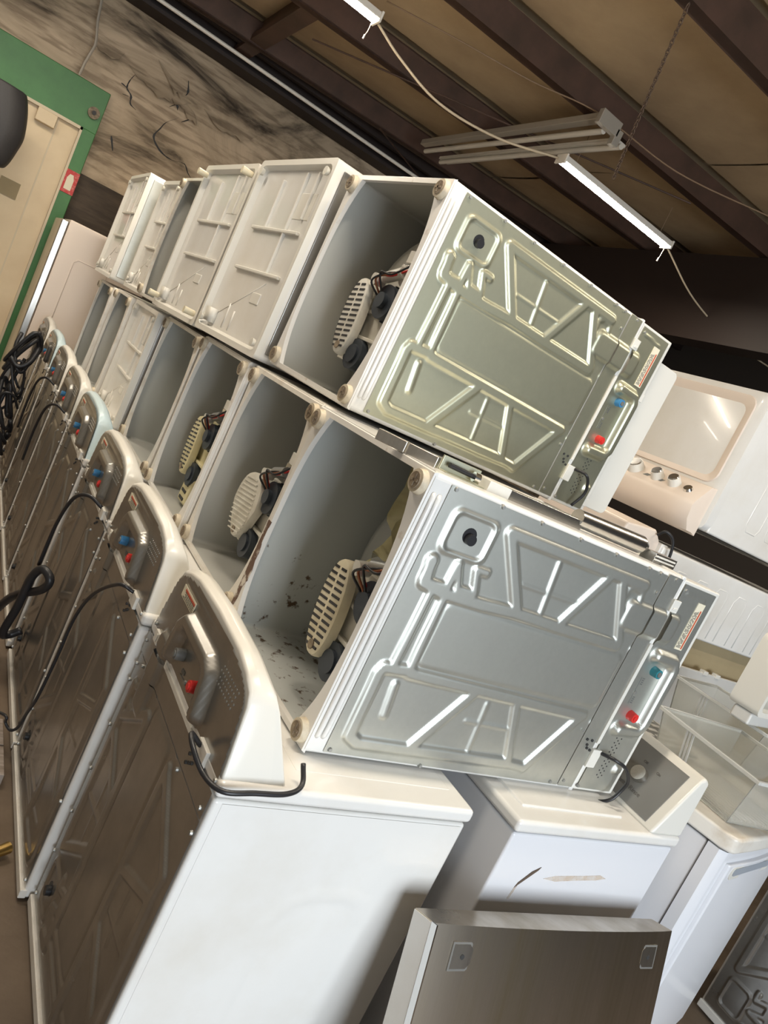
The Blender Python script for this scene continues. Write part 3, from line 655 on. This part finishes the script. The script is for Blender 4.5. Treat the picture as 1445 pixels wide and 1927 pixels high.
# ---------------------------------------------------------------- the lying rows, bottoms to the left
GM = 'washers lying on their sides in the middle layer'; GT = 'appliances lying on their sides in the top layer'
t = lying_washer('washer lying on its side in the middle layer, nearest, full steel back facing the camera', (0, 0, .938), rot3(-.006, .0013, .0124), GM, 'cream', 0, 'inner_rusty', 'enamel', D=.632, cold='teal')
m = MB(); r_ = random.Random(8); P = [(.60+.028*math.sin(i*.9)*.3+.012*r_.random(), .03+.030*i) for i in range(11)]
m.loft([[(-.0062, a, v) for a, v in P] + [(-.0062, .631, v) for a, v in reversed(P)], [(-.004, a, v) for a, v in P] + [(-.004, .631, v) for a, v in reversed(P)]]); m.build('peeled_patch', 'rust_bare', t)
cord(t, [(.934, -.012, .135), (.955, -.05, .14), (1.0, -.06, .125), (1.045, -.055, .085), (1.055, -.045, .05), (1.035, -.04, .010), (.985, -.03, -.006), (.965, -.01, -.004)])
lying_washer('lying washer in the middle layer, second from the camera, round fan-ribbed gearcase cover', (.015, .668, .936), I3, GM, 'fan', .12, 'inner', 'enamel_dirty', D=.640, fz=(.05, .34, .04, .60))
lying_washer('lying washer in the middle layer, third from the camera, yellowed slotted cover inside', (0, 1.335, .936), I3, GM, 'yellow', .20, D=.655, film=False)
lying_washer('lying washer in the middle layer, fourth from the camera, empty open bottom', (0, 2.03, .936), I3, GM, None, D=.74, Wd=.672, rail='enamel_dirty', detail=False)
def ribbed(D, Wd, m='plastic'):
    """moulded bottom pan of a dryer: sunk floor, raised rim, ribs"""
    p = MB(); o = rrect(0, D, 0, Wd, .018); i = rrect(.022, D-.022, .022, Wd-.022, .03); f = rrect(.045, D-.035, .035, Wd-.035, .03)
    R = lambda P, u: [(u, a, b) for a, b in P]
    p.loft([R(o, .02), R(o, -.004), R(i, -.004), R(f, .026)], cap=False); n = len(p.v); p.v += R(f, .026); p.f.append(tuple(range(n, n+len(f)))); return p
def lying_dryer(label, loc, mat3, group, D, Wd, sheet='galv_dark', pegs=False, m='plastic', L=.94):
    t = empty('clothes_dryer', label, 'clothes dryer', loc, mat3=mat3, group=group); k = '%.2f%.2f' % (D, Wd)
    mb_part('dshell'+k, 'cabinet', lambda: MB().loft([[(u, a, b) for a, b in rrect(0, D, 0, Wd, .02)] for u in (.02, L)]), t, 'enamel', smooth=True)
    mb_part('dpan'+k, 'bottom_pan', lambda: ribbed(D, Wd), t, m, smooth=True)
    def ribs():
        r = MB(); q = lambda a: D*a
        for v in (.40*Wd, .63*Wd): r.box(.006, .028, q(.16), q(.80), v-.007, v+.007)
        for w, v0, v1 in ((.34, .40, .63), (.34, .63, .94), (.62, .63, .90), (.20, .70, .94)): r.box(.008, .028, q(w)-.006, q(w)+.006, v0*Wd, v1*Wd)
        r.box(.018, .028, q(.14), q(.36), .70*Wd, .84*Wd); r.box(.016, .028, q(.30), q(.42), .24*Wd, .30*Wd); return r
    mb_part('dribs'+k, 'stiffening_rib', ribs, t, m, bevel=.004)
    def dg():
        r = MB(); r.tube([(.022, D*.30, .36*Wd), (.022, D*.82, .12*Wd)], .004, 6); r.tube([(.022, D*.66, .06*Wd), (.022, D*.66, .20*Wd)], .006, 6); r.tube([(.022, D*.56, .06*Wd), (.022, D*.56, .17*Wd)], .006, 6)
        r.box(-.004, .02, D*.80, D*.90, .06*Wd, .14*Wd); return r
    mb_part('ddiag'+k, 'moulded_ridge', dg, t, m, smooth='all')
    def hl():
        r = MB(); rr = random.Random(9)
        for a, b in ((.36,.80),(.40,.80),(.44,.81),(.50,.80),(.37,.77),(.42,.77),(.46,.78),(.55,.79),(.24,.60),(.28,.60),(.22,.42),(.26,.42),(.18,.30),(.22,.28),(.34,.10),(.60,.46)): r.box(.0245, .0265, D*a-.003, D*a+.003, Wd*b-.004, Wd*b+.004)
        return r
    stuff(mb_part('dholes'+k, 'pan_holes', hl, t, 'seam'))
    for w, v in ((.05, .05), (.05, Wd-.05), (D-.05, .05), (D-.05, Wd-.05)):
        f = mb_part('peg%d' % pegs, 'foot', lambda: MB().cyl((0, 0, 0), (-.05 if pegs else -.014, 0, 0), .013, .016, 14), t, 'cream' if pegs else 'offwhite', smooth=True); f.location = (0, w, v)
    mb_part('dback'+k, 'back_panel', lambda: MB().box(.03, L-.02, -.006, .001, .03, Wd-.03).box(.10, L-.1, -.012, -.005, .10, Wd*.32).box(.10, L-.1, -.012, -.005, Wd*.40, Wd*.60).box(.10, L-.1, -.012, -.005, Wd*.70, Wd-.09), t, sheet, bevel=.004)
    return t
lying_dryer('ribbed white appliance base in the middle layer beside the open fourth washer', (-.04, 2.83, .936), I3, GM, .70, .665)
lying_washer('narrow open lying washer in the middle layer, second from the far end', (-.06, 3.56, .936), I3, GM, None, D=.60, Wd=.66, rail='enamel_dirty', detail=False)
lying_washer('open lying washer at the far end of the middle layer', (-.08, 4.20, .936), I3, GM, None, D=.66, Wd=.655, rail='enamel_dirty', detail=False)

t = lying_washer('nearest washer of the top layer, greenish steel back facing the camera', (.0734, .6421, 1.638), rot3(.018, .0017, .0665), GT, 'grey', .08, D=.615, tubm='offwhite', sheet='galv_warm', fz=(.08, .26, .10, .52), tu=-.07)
cord(t, [(.934, -.012, .135), (.955, -.05, .135), (.985, -.05, .11), (1.0, -.045, .07), (.985, -.03, .015)])
MB().prism(rrect(1.075, 1.228, .030, .612, .022), lambda a, b, d: (a, d, b), .02, .032).build('console_fascia', 'plastic', t, bevel=.003)
for v in (.45, .24, .03): MB().box(1.070, 1.090, -.002, .03, v, v+.03).build('fascia_clip', 'plastic', t, bevel=.002)
lying_dryer('largest ribbed dryer base in the top layer, next to the nearest top washer', (-.01, 1.305, 1.636), rot3(0, 0, .064), GT, .72, .735)
lying_dryer('ribbed dryer base in the top layer with two cream pegs standing out at its top', (-.05, 2.075, 1.630), rot3(0, 0, .058), GT, .75, .735, pegs=True)
lying_washer('open lying washer in the top layer between two ribbed bases', (-.045, 2.87, 1.632), rot3(0, 0, .05), GT, None, D=.52, Wd=.70, rail='enamel_dirty', detail=False)
lying_dryer('narrow ribbed base in the top layer, second from the far end', (-.06, 3.445, 1.632), rot3(0, 0, .045), GT, .46, .69)
t = lying_dryer('ribbed dryer base at the far end of the top layer, its steel back showing', (-.13, 4.20, 1.628), I3, GT, .82, .735, sheet='galv')
cord(t, [(.30, -.02, .30), (.33, -.07, .34), (.30, -.09, .40), (.25, -.07, .38), (.22, -.05, .30), (.26, -.02, .24)], .008)

# ---------------------------------------------------------------- fridge behind the rows
t = empty('refrigerator', 'tall white fridge side behind the far end of the stack', 'refrigerator', (-.385, 5.62, 0))
MB().box(.03, .75, 0, .72, .03, 1.90).build('cabinet', 'pink', t, bevel=.012)
MB().box(-.03, .028, .0, .72, .05, 1.88).build('door', 'steel', t, bevel=.010)
MB().tube([(.16, -.001, .9), (.16, -.001, 1.60), (.19, -.001, 1.63), (.40, -.001, 1.63), (.43, -.001, 1.60), (.43, -.001, .9)], .003, 6).build('pressed_bead', 'pink', t, smooth='all')
MB().box(.0, .72, .02, .70, 0, .03).build('base', 'black', t)

# ---------------------------------------------------------------- second upright washer to the right, grey control panel
t = empty('washing_machine', 'upright washer with grey control panel and round knob, rust mark on its side', 'washing machine', (.575, -.145, 0))
MB().box(.0, .665, 0, .68, .015, .893).build('cabinet', 'white_paint_blue', t, bevel=.008)
MB().box(-.006, .672, -.006, .686, .896, .932).build('top_cover', 'enamel', t, bevel=.012, seg=3)
MB().box(.05, .46, .055, .63, .926, .938).build('lid', 'enamel', t, bevel=.008)
cn = MB(); prof = [(.525, .93), (.625, 1.118), (.645, 1.128), (.668, 1.115), (.672, .93)]
cn.prism(prof, lambda a, b, d: (a, d, b), .0, .680); cn.build('console', 'plastic', t, bevel=.010, seg=3)
nrm = Vector((-.188, 0, .10)).normalized(); dx = Vector((.10, 0, .188)).normalized(); o0 = Vector((.525, 0, .93)) 
cq = MB(); Q = lambda s, y, d: tuple(o0+dx*s+nrm*d+Vector((0, y, 0)))
cq.v += [Q(.018, .035, .003), Q(.200, .035, .003), Q(.200, .645, .003), Q(.018, .645, .003), Q(.018, .035, -.004), Q(.200, .035, -.004), Q(.200, .645, -.004), Q(.018, .645, -.004)]
cq.f += [(0,1,2,3),(4,7,6,5),(0,4,5,1),(1,5,6,2),(2,6,7,3),(3,7,4,0)]
cpn = cq.build('control_panel', 'panelgrey', t)
k = MB(); k.cyl(Q(.108, .145, .002), Q(.108, .145, .022), .026, .023, 24); k.build('knob', 'silver', cpn, smooth=True)
def text(body, size, loc, xdir, ydir, parent, m, name, ext=.0004):
    c = bpy.data.curves.new('t', 'FONT'); c.body = body; c.size = size; c.extrude = ext; c.align_x = 'CENTER'; c.align_y = 'CENTER'; c.resolution_u = 3
    o = bpy.data.objects.new('t', c); COL.objects.link(o); dg = bpy.context.evaluated_depsgraph_get()
    me = bpy.data.meshes.new_from_object(o.evaluated_get(dg)); bpy.data.objects.remove(o); bpy.data.curves.remove(c)
    X = Vector(xdir).normalized(); Y = Vector(ydir).normalized(); Z = X.cross(Y); mt = Matrix((X, Y, Z)).transposed().to_4x4(); mt.translation = Vector(loc); me.transform(mt)
    me.materials.clear(); me.materials.append(M[m]); return mk(name, me, parent)
text('Extra Rinse', .020, Q(.060, .145, .0038), (0, -1, 0), dx, cpn, 'print', 'lettering')
text('Off', .012, Q(.150, .160, .0038), (0, -1, 0), dx, cpn, 'print', 'lettering'); text('On', .012, Q(.146, .105, .0038), (0, -1, 0), dx, cpn, 'print', 'lettering')
# dent and rust on the side
MB().prism([(.10, .735), (.105, .75), (.135, .785), (.16, .80), (.155, .79), (.13, .765)], lambda a, b, d: (a, d, b), -.0016, .001).build('scratch', 'scratch', t)
o = MB().prism([(.19, .765), (.23, .775), (.34, .780), (.41, .785), (.44, .775), (.40, .768), (.33, .765), (.24, .758)], lambda a, b, d: (a, d, b), -.0012, .001).build('rust_stain', 'rust_mark', t)
MB().prism([(.095, .70), (.10, .735), (.108, .74), (.102, .70)], lambda a, b, d: (a, d, b), -.0012, .001).build('rust_stain', 'rust_mark', t)

# ---------------------------------------------------------------- stainless freezer drawer front leaning in front
th = math.radians(18.3)
SX0, SY, SZ, SW, SD = .328, -.28, .738, .905, .086
t = empty('freezer_drawer_front', 'stainless steel drawer front leaning against the rust-marked washer', 'appliance door', (SX0, SY, SZ+.004), (-th, math.radians(1.6), 0))
Hs = .775
f = MB(); n = 16; ring = lambda z: [(SW*i/n, .018-.018*math.sin(PI*i/n)**.7 - .0, z) for i in range(n+1)] + [(SW, SD, z), (0, SD, z)]
f.loft([ring(-Hs), ring(0)]); f.build('front_panel', 'steel_v', t, smooth=True)
MB().box(-.004, .0, .004, .022, -Hs, .001).build('edge_trim', 'chrome', t)
MB().box(-.003, -.0005, .024, SD, -Hs, -.002).build('side_panel', 'enamel', t)
for x, s in ((.10, 1), (.80, -1)):
    P = [(x-.035*s, -.035), (x+.02*s, -.035), (x+.035*s, -.048), (x+.035*s, -.085), (x+.02*s, -.098), (x-.035*s, -.098)]
    yy = .018-.018*math.sin(PI*x/SW)**.7+.0035
    c = MB().prism(P, lambda a, b, d: (a, d, b), -.0048+yy, .03).build('handle_mount', 'panelgrey', t)
    Pi = [(x+(a-x)*.86, -.067+(b+.067)*.84) for a, b in P]
    MB().prism(Pi, lambda a, b, d: (a, d, b), -.0056+yy, -.004+yy).build('mount_face', 'steel', c)
    c2 = MB().cyl((x, -.007+yy, -.067), (x, .0+yy, -.067), .006, n=12).build('screw_hole', 'seam', c)

# ---------------------------------------------------------------- front-loading dryer at the right, turned a little
yaw = math.radians(13)
t = empty('clothes_dryer', 'upright white dryer at the right with handle pocket in its door, crisper drawers on top', 'clothes dryer', (1.508, -.151, 0), (0, 0, yaw))
DW = .70
def dfront(w0, w1, y, n=12, bow=.018): return [(w0+(w1-w0)*i/n, y-bow*math.sin(PI*(w0+(w1-w0)*i/n)/DW)) for i in range(n+1)]
body = MB(); P = [(0, .058), (0, .02), (.02, 0)] + dfront(.03, DW-.03, 0)[0:] + [(DW-.02, 0), (DW, .02), (DW, .058)]
body.loft([[(a, b, z) for a, b in P] for z in (.015, .895)]); body.build('front_frame', 'white_paint_blue', t, smooth=True)
MB().box(0.004, DW-.004, .062, .70, .015, .893).build('cabinet', 'white_paint_blue', t, bevel=.006)
MB().tube([(.0085, .17, .20), (.0085, .17, .66), (.0085, .19, .73), (.0085, .25, .77), (.0085, .60, .77)], .0075, 6).build('pressed_bead', 'white_paint_blue', t, smooth='all')
tp = MB(); P2 = [(-.006, .71), (-.006, .02), (.012, -.012)] + [(a, b-.016) for a, b in dfront(.03, DW-.03, 0)] + [(DW-.012, -.012), (DW+.006, .02), (DW+.006, .71)]
tp.loft([[(a, b, z) for a, b in P2] for z in (.898, .955)]); tp.build('top_cover', 'enamel_dirty', t, bevel=.012, seg=3)
dd = MB(); P3 = [(.05, .0)] + [(a, b-.014) for a, b in dfront(.06, DW-.06, 0)] + [(DW-.05, .0), (DW-.05, .01), (.05, .01)]
dd.loft([[(a, b, z) for a, b in P3] for z in (.06, .855)]); dor = dd.build('door', 'white_paint_blue', t, bevel=.006)
hp = MB().prism(rrect(.085, .46, .800, .845, .020), lambda a, b, d: (a, d-.018*math.sin(PI*a/DW)-.014, b), -.003, .004).build('handle_pocket', 'plastic', dor, smooth=True)
MB().prism(rrect(.10, .445, .815, .842, .012), lambda a, b, d: (a, d-.018*math.sin(PI*a/DW)-.014, b), -.005, -.002).build('pocket_recess', 'pocket', hp, smooth=True)

# ---------------------------------------------------------------- washer further right, steel back to the left
R_E = empty('washing_machine', 'upright washer at the lower right edge, dull steel back turned to the left', 'washing machine', (2.41, -.62, 0), mat3=UP)
MB().box(.012, .893, 0, .65, 0, W).build('cabinet', 'enamel', R_E, bevel=.008)
MB().box(.896, .93, -.004, .65, -.004, W+.004).build('top_cover', 'enamel', R_E, bevel=.01)
sheet_part('sheet', 'back_panel', R_E, 'galv_dark', (.046, .832, .012, W-.012, .0052, hf_back))
MB().box(.012, .045, -.014, .0, 0, W).build('base_rim', 'enamel_dirty', R_E, bevel=.004)

# ---------------------------------------------------------------- things on the right dryer
def crisper(label, loc, rz, L=.40, B=.42, H=.17, parent=None):
    t = empty('crisper_drawer', label, 'fridge drawer', loc, (0, 0, rz), group='clear fridge drawers on the right dryer')
    th_ = .004
    q = lambda x0, x1, y0, y1, z: [(x0, y0, z), (x1, y0, z), (x1, y1, z), (x0, y1, z)]; k = .05; e_ = th_
    bx_ = MB(); bx_.loft([q(e_, B-e_, e_, L-e_, H), q(k+e_, B-k*.5-e_, k+e_, L-k*.5-e_, e_), q(k, B-k*.5, k, L-k*.5, 0), q(0, B, 0, L, H)], cap=False)
    n = len(bx_.v); bx_.v += q(k+e_, B-k*.5-e_, k+e_, L-k*.5-e_, e_); bx_.f.append((n, n+1, n+2, n+3)); bx_.v += q(k, B-k*.5, k, L-k*.5, 0); bx_.f.append((n+4, n+5, n+6, n+7))
    bx_.build('drawer_box', 'acrylic', t)
    rim = MB(); rim.box(-.012, .0, -.012, L+.012, H-.012, H).box(B, B+.012, -.012, L+.012, H-.012, H).box(0, B, -.012, 0, H-.012, H).box(0, B, L, L+.012, H-.012, H)
    rim.build('drawer_rim', 'acrylic_edge', t, bevel=.002)
    rb = MB()
    for y in (L*.62, L*.62+.014, L*.62+.028): rb.loft([[(k-.004, y, .01), (k, y, .01), (k, y+.006, .01), (k-.004, y+.006, .01)], [(-.004, y, H-.01), (0, y, H-.01), (0, y+.006, H-.01), (-.004, y+.006, H-.01)]])
    rb.build('drawer_rib', 'acrylic_edge', t)
    e = MB(); 
    for i in range(14): e.box(.07+i*.026, .078+i*.026, .07, L-.04, .004, .009)
    stuff(e.build('floor_ribs', 'acrylic_edge', t)); return t
crisper('clear fridge drawer standing at the front of the right dryer', (1.512, -.125, .957), math.radians(-4), L=.42, B=.47, H=.19)
crisper('clear fridge drawer set behind the front one', (2.06, .20, .957), math.radians(4), L=.42, B=.34, H=.225)
t = empty('door_bin', 'white moulded fridge bin cut by the right edge of the photo', 'fridge bin', (1.93, .20, 1.235), (0, 0, math.radians(6)))
bn = MB(); o_ = rrect(0, .30, 0, .30, .03); i_ = rrect(.022, .28, .02, .28, .025)
R = lambda P, y: [(a, y, b) for a, b in P]
bn.loft([R(o_, .12), R(o_, .0), R(i_, .0), R(rrect(.03, .27, .04, .25, .03), .09)], cap=False); n = len(bn.v); bn.v += R(rrect(.03, .27, .04, .25, .03), .09); bn.f.append(tuple(range(n, n+20)))
bn.build('bin_shell', 'plastic', t, smooth=True)
MB().box(.05, .25, -.0, .10, .12, .126).build('bin_shelf', 'plastic', t)
MB().box(.02, .28, .02, .10, -.05, .0).build('bin_skirt', 'greysheet', t, bevel=.01)
t = empty('fridge_panel', 'greyish white plastic panel standing behind the clear drawers', 'panel', (2.05, .96, 0), (0, 0, math.radians(2)))
MB().box(0, 1.2, 0, .02, 0, 1.13).build('sheet', 'greysheet', t, bevel=.004)
for x in (.72, .84): MB().box(x, x+.04, -.006, .024, 1.12, 1.142).build('clip', 'plastic', t, bevel=.002)
t = empty('drain_grille', 'grey slotted grille lying between washer console and clear drawer', 'grille', (1.66, .33, .968), (0, 0, math.radians(-6)))
g = MB(); g.box(0, .26, 0, .40, 0, .012); g.build('base', 'greycap', t, bevel=.004)
g = MB()
for i in range(3):
    for j in range(7): g.box(.03+i*.075, .085+i*.075, .03+j*.052, .052+j*.052, .0115, .014)
stuff(g.build('slots', 'greysheet', t))

# ---------------------------------------------------------------- lying appliances stacked on the right
tag(MB().box(1.98, 4.2, 1.06, 1.9, 0, 1.275).build('packing_crate', 'tan', bevel=.004), 'plain tan board crate under the lying appliances on the right', 'crate')
t = empty('washing_machine', 'lying white appliance on the right, ribbed side panel, under the washer with knobs', 'washing machine', (2.06, 1.02, 1.278))
MB().box(.0, 1.9, 0, .68, 0, .365).build('cabinet', 'enamel', t, bevel=.012)
for x in (.16, .34, .52, .70, .88, 1.06, 1.24): MB().tube([(x, .0045, .02), (x, .0045, .25), (x+.02, .0045, .285), (x+.09, .0045, .285), (x+.11, .0045, .25), (x+.11, .0045, .02)], .0065, 8).build('pressed_bead', 'enamel', t, smooth='all')
MB().loft([[(-.30, y, .20) , (.0, y, .20), (.0, y, .37), (-.06, y, .42), (-.26, y, .40)] for y in (.03, .62)]).build('console', 'pink', t, bevel=.012)
MB().box(-.008, .04, .01, .67, .01, .372).build('top_cover', 'enamel', t, bevel=.006)
cord(t, [(.02, -.01, .20), (.03, -.03, .30), (.0, -.03, .40), (-.05, -.01, .43), (-.06, .02, .40)], .007)
# washer on its back, lid and control strip facing left
t = empty('washing_machine', 'washer lying on its back at the upper right, pinkish lid and three knobs facing left', 'washing machine', (2.20, 1.0, 1.785))
H2 = .70; W2 = .70
MB().box(.06, .96, .0, W2, .0, H2-.005).build('cabinet', 'enamel', t, bevel=.010)
me = pressed('back_panel', .10, .92, .02, W2-.02, .006, lambda U, V: hf_back(U-.05, V), 'galv_dark', w0=0)
o = mk('back_panel', me, t); o.rotation_euler = (PI/2, 0, 0); o.location = (0, W2, -.003)
fr = MB(); fp = rrect(.0, W2, .0, H2, .04)
fr.loft([[(.07, a, b) for a, b in fp], [(.015, a, b) for a, b in fp], [(.0, .03+a*(W2-.06)/W2, .02+b*(H2-.04)/H2) for a, b in fp]]); fr.build('top_cover', 'enamel', t, smooth=True)
ld = MB(); lp = rrect(.045, W2-.03, .215, H2-.03, .06)
ld.loft([[(.004, a, b) for a, b in lp], [(-.008, a, b) for a, b in rrect(.05, W2-.035, .22, H2-.035, .055)], [(-.006, a, b) for a, b in rrect(.075, W2-.06, .235, H2-.065, .05)], [(.001, a, b) for a, b in rrect(.09, W2-.075, .25, H2-.08, .045)]]); ld.build('lid', 'pink', t, smooth=True)
cs = MB(); sec = [(.01, .205), (-.03, .20), (-.115, .11), (-.125, .085), (-.11, .02), (-.06, -.03), (.01, -.04)]
sc = lambda y, k: [(x*k if x < 0 else x, y, z) for x, z in sec]
cs.loft([sc(.02, .35), sc(.03, .75), sc(.07, .95), sc(.14, 1), sc(W2-.14, 1), sc(W2-.07, .95), sc(W2-.03, .75), sc(W2-.02, .35)]); con = cs.build('console', 'pink', t, smooth=True)
nv = Vector((-.09, 0, .085)).normalized(); 
for y, r in ((.105, .024), (.19, .034), (.30, .034), (.45, .044)):
    p = Vector((-.078, y, .147)); q = p+nv*(.012 if y < .15 else .040)
    kk = MB().cyl(p, q, r, r*.85, 22).build('knob' if y > .15 else 'indicator', 'plastic' if y > .15 else 'chrome', con, smooth=True)
    if y > .15: MB().cyl(q, q+nv*.005, r*.8, r*.7, 22).build('knob_cap', 'chrome', kk, smooth=True)
pr_ = MB(); rr = random.Random(4)
for y in (.265, .355, .45):
    for j in range(4): c = Vector((-.078, y+.004*j, .147)) + nv*.0015; u = Vector((-.085, 0, -.09)).normalized()*(.012+.008*j); pr_.box(c.x+u.x*.6-.001, c.x+u.x*.6+.001, c.y-.02, c.y+.012, c.z+u.z*.6+.0, c.z+u.z*.6+.003)
stuff(pr_.build('control_lettering', 'print_grey', con))
for x in (.30, .48, .66):
    MB().tube([(x, .0045, .55), (x, .0045, .12), (x+.02, .0045, .09), (x+.10, .0045, .09), (x+.12, .0045, .12), (x+.12, .0045, .55)], .0068, 8).build('pressed_bead', 'enamel', t, smooth='all')

# ---------------------------------------------------------------- trim pieces and handles on top of the near lying washer
zt = 1.622
t = empty('steel_trim', 'bright stainless trim strip lying on the top edge of the nearest lying washer', 'trim strip', (-.050, .215, zt), (0, 0, -.84))
for k in range(2): MB().box(.003+.080*k, .078+.080*k, -.014, .014, 0, .027).build('strip', 'steel', t, bevel=.002)
t = empty('hinge_bracket', 'grey metal hinge bracket with black pin beside the long silver bar', 'bracket', (.075, .10, zt))
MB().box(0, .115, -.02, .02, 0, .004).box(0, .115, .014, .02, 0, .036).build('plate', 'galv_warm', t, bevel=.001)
MB().cyl((.012, -.002, .020), (.085, -.002, .018), .006, n=12).build('pin', 'black', t, smooth=True); MB().cyl((.085, -.004, .018), (.10, -.006, .018), .012, n=14).build('pin_head', 'chrome', t, smooth=True)
t = empty('silver_bar', 'long brushed silver appliance bar with a round end, lying below the top washer', 'appliance bar', (.20, .10, zt), (0, 0, .03))
MB().box(.07, .34, -.018, .02, 0, .026).build('flat_bar', 'silver', t, bevel=.002); MB().cyl((.33, .0, .028), (.60, .0, .030), .023, .026, 22).build('grip', 'silver', t, smooth=True)
MB().cyl((.60, .0, .030), (.625, .0, .030), .026, .014, 22).build('grip_end', 'silver', t, smooth=True)
MB().box(.0, .072, -.019, .02, 0, .026).build('white_insert', 'plastic', t, bevel=.002)
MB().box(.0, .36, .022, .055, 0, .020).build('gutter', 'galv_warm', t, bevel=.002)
t = empty('drawer_slide', 'flat steel drawer slide with white rails next to the silver bar', 'slide', (.835, .105, zt), (0, 0, .25))
MB().box(0, .15, -.022, .022, 0, .028).build('plate', 'galv_dark', t, bevel=.001)
for z in (.008, .018): MB().box(0, .135, -.026, -.021, z, z+.005).build('rail', 'plastic', t, bevel=.001)

# ---------------------------------------------------------------- dark hoses and cables at the left, floor clutter
def tangle(name, label, c, r, n, rad, seed, cat='cables', m='black'):
    rr = random.Random(seed); t = empty(name, label, cat, (c[0], c[1], 0))
    for k in range(n):
        P = []; a0 = rr.random()*6; R0 = r*(.5+.5*rr.random()); zc_ = c[2]*(.2+.8*rr.random())
        for i in range(9): a = a0+i*.8; P.append((R0*math.cos(a)*(.8+.3*rr.random()), R0*math.sin(a)*(.8+.3*rr.random()), max(rad, zc_+.12*math.sin(a*1.3+k)+.05*rr.random())))
        MB().tube(smooth_pts(P, 4), rad*(.6+.6*rr.random()), 7).build('hose', m, t, smooth='all')
    return t
tangle('hose_pile', 'black tangle of hoses and cords hanging at the far left beside the last washers', (-.43, 4.35, .95), .11, 12, .014, 2)
MB().tube(smooth_pts([(.02, 0, .9), (-.02, .03, .6), (-.03, -.02, .3), (-.02, .0, .06), (.0, .05, .011), (-.08, .2, .011)], 6), .012, 8).build('hose', 'black', bpy.data.objects['hose_pile'], smooth='all')
tangle('cord_pile', 'pile of dark cords lying along the floor beside the third washer', (-.56, 1.9, .12), .14, 7, .010, 3)
t = empty('brass_fitting', 'brass hose fitting on a dark hose on the floor at the left', 'fitting', (-.30, .74, 0))
MB().cyl((-.03, -.02, .03), (.008, .005, .03), .016, .018, 14).build('nut', 'brass', t, smooth=True); MB().tube(smooth_pts([(-.03, -.02, .03), (-.10, -.06, .03), (-.2, .02, .02), (-.3, .1, .02)], 5), .014, 8).build('hose', 'black', t, smooth='all')
t = empty('wood_board', 'weathered pale board on the floor at the left beside the washers', 'board', (-.45, 1.22, 0))
for i in range(2): MB().box(-.14+.09*i*0, .145, -.16+.17*i, 0+.17*i, 0, .05).build('plank', 'wood', t, bevel=.003)
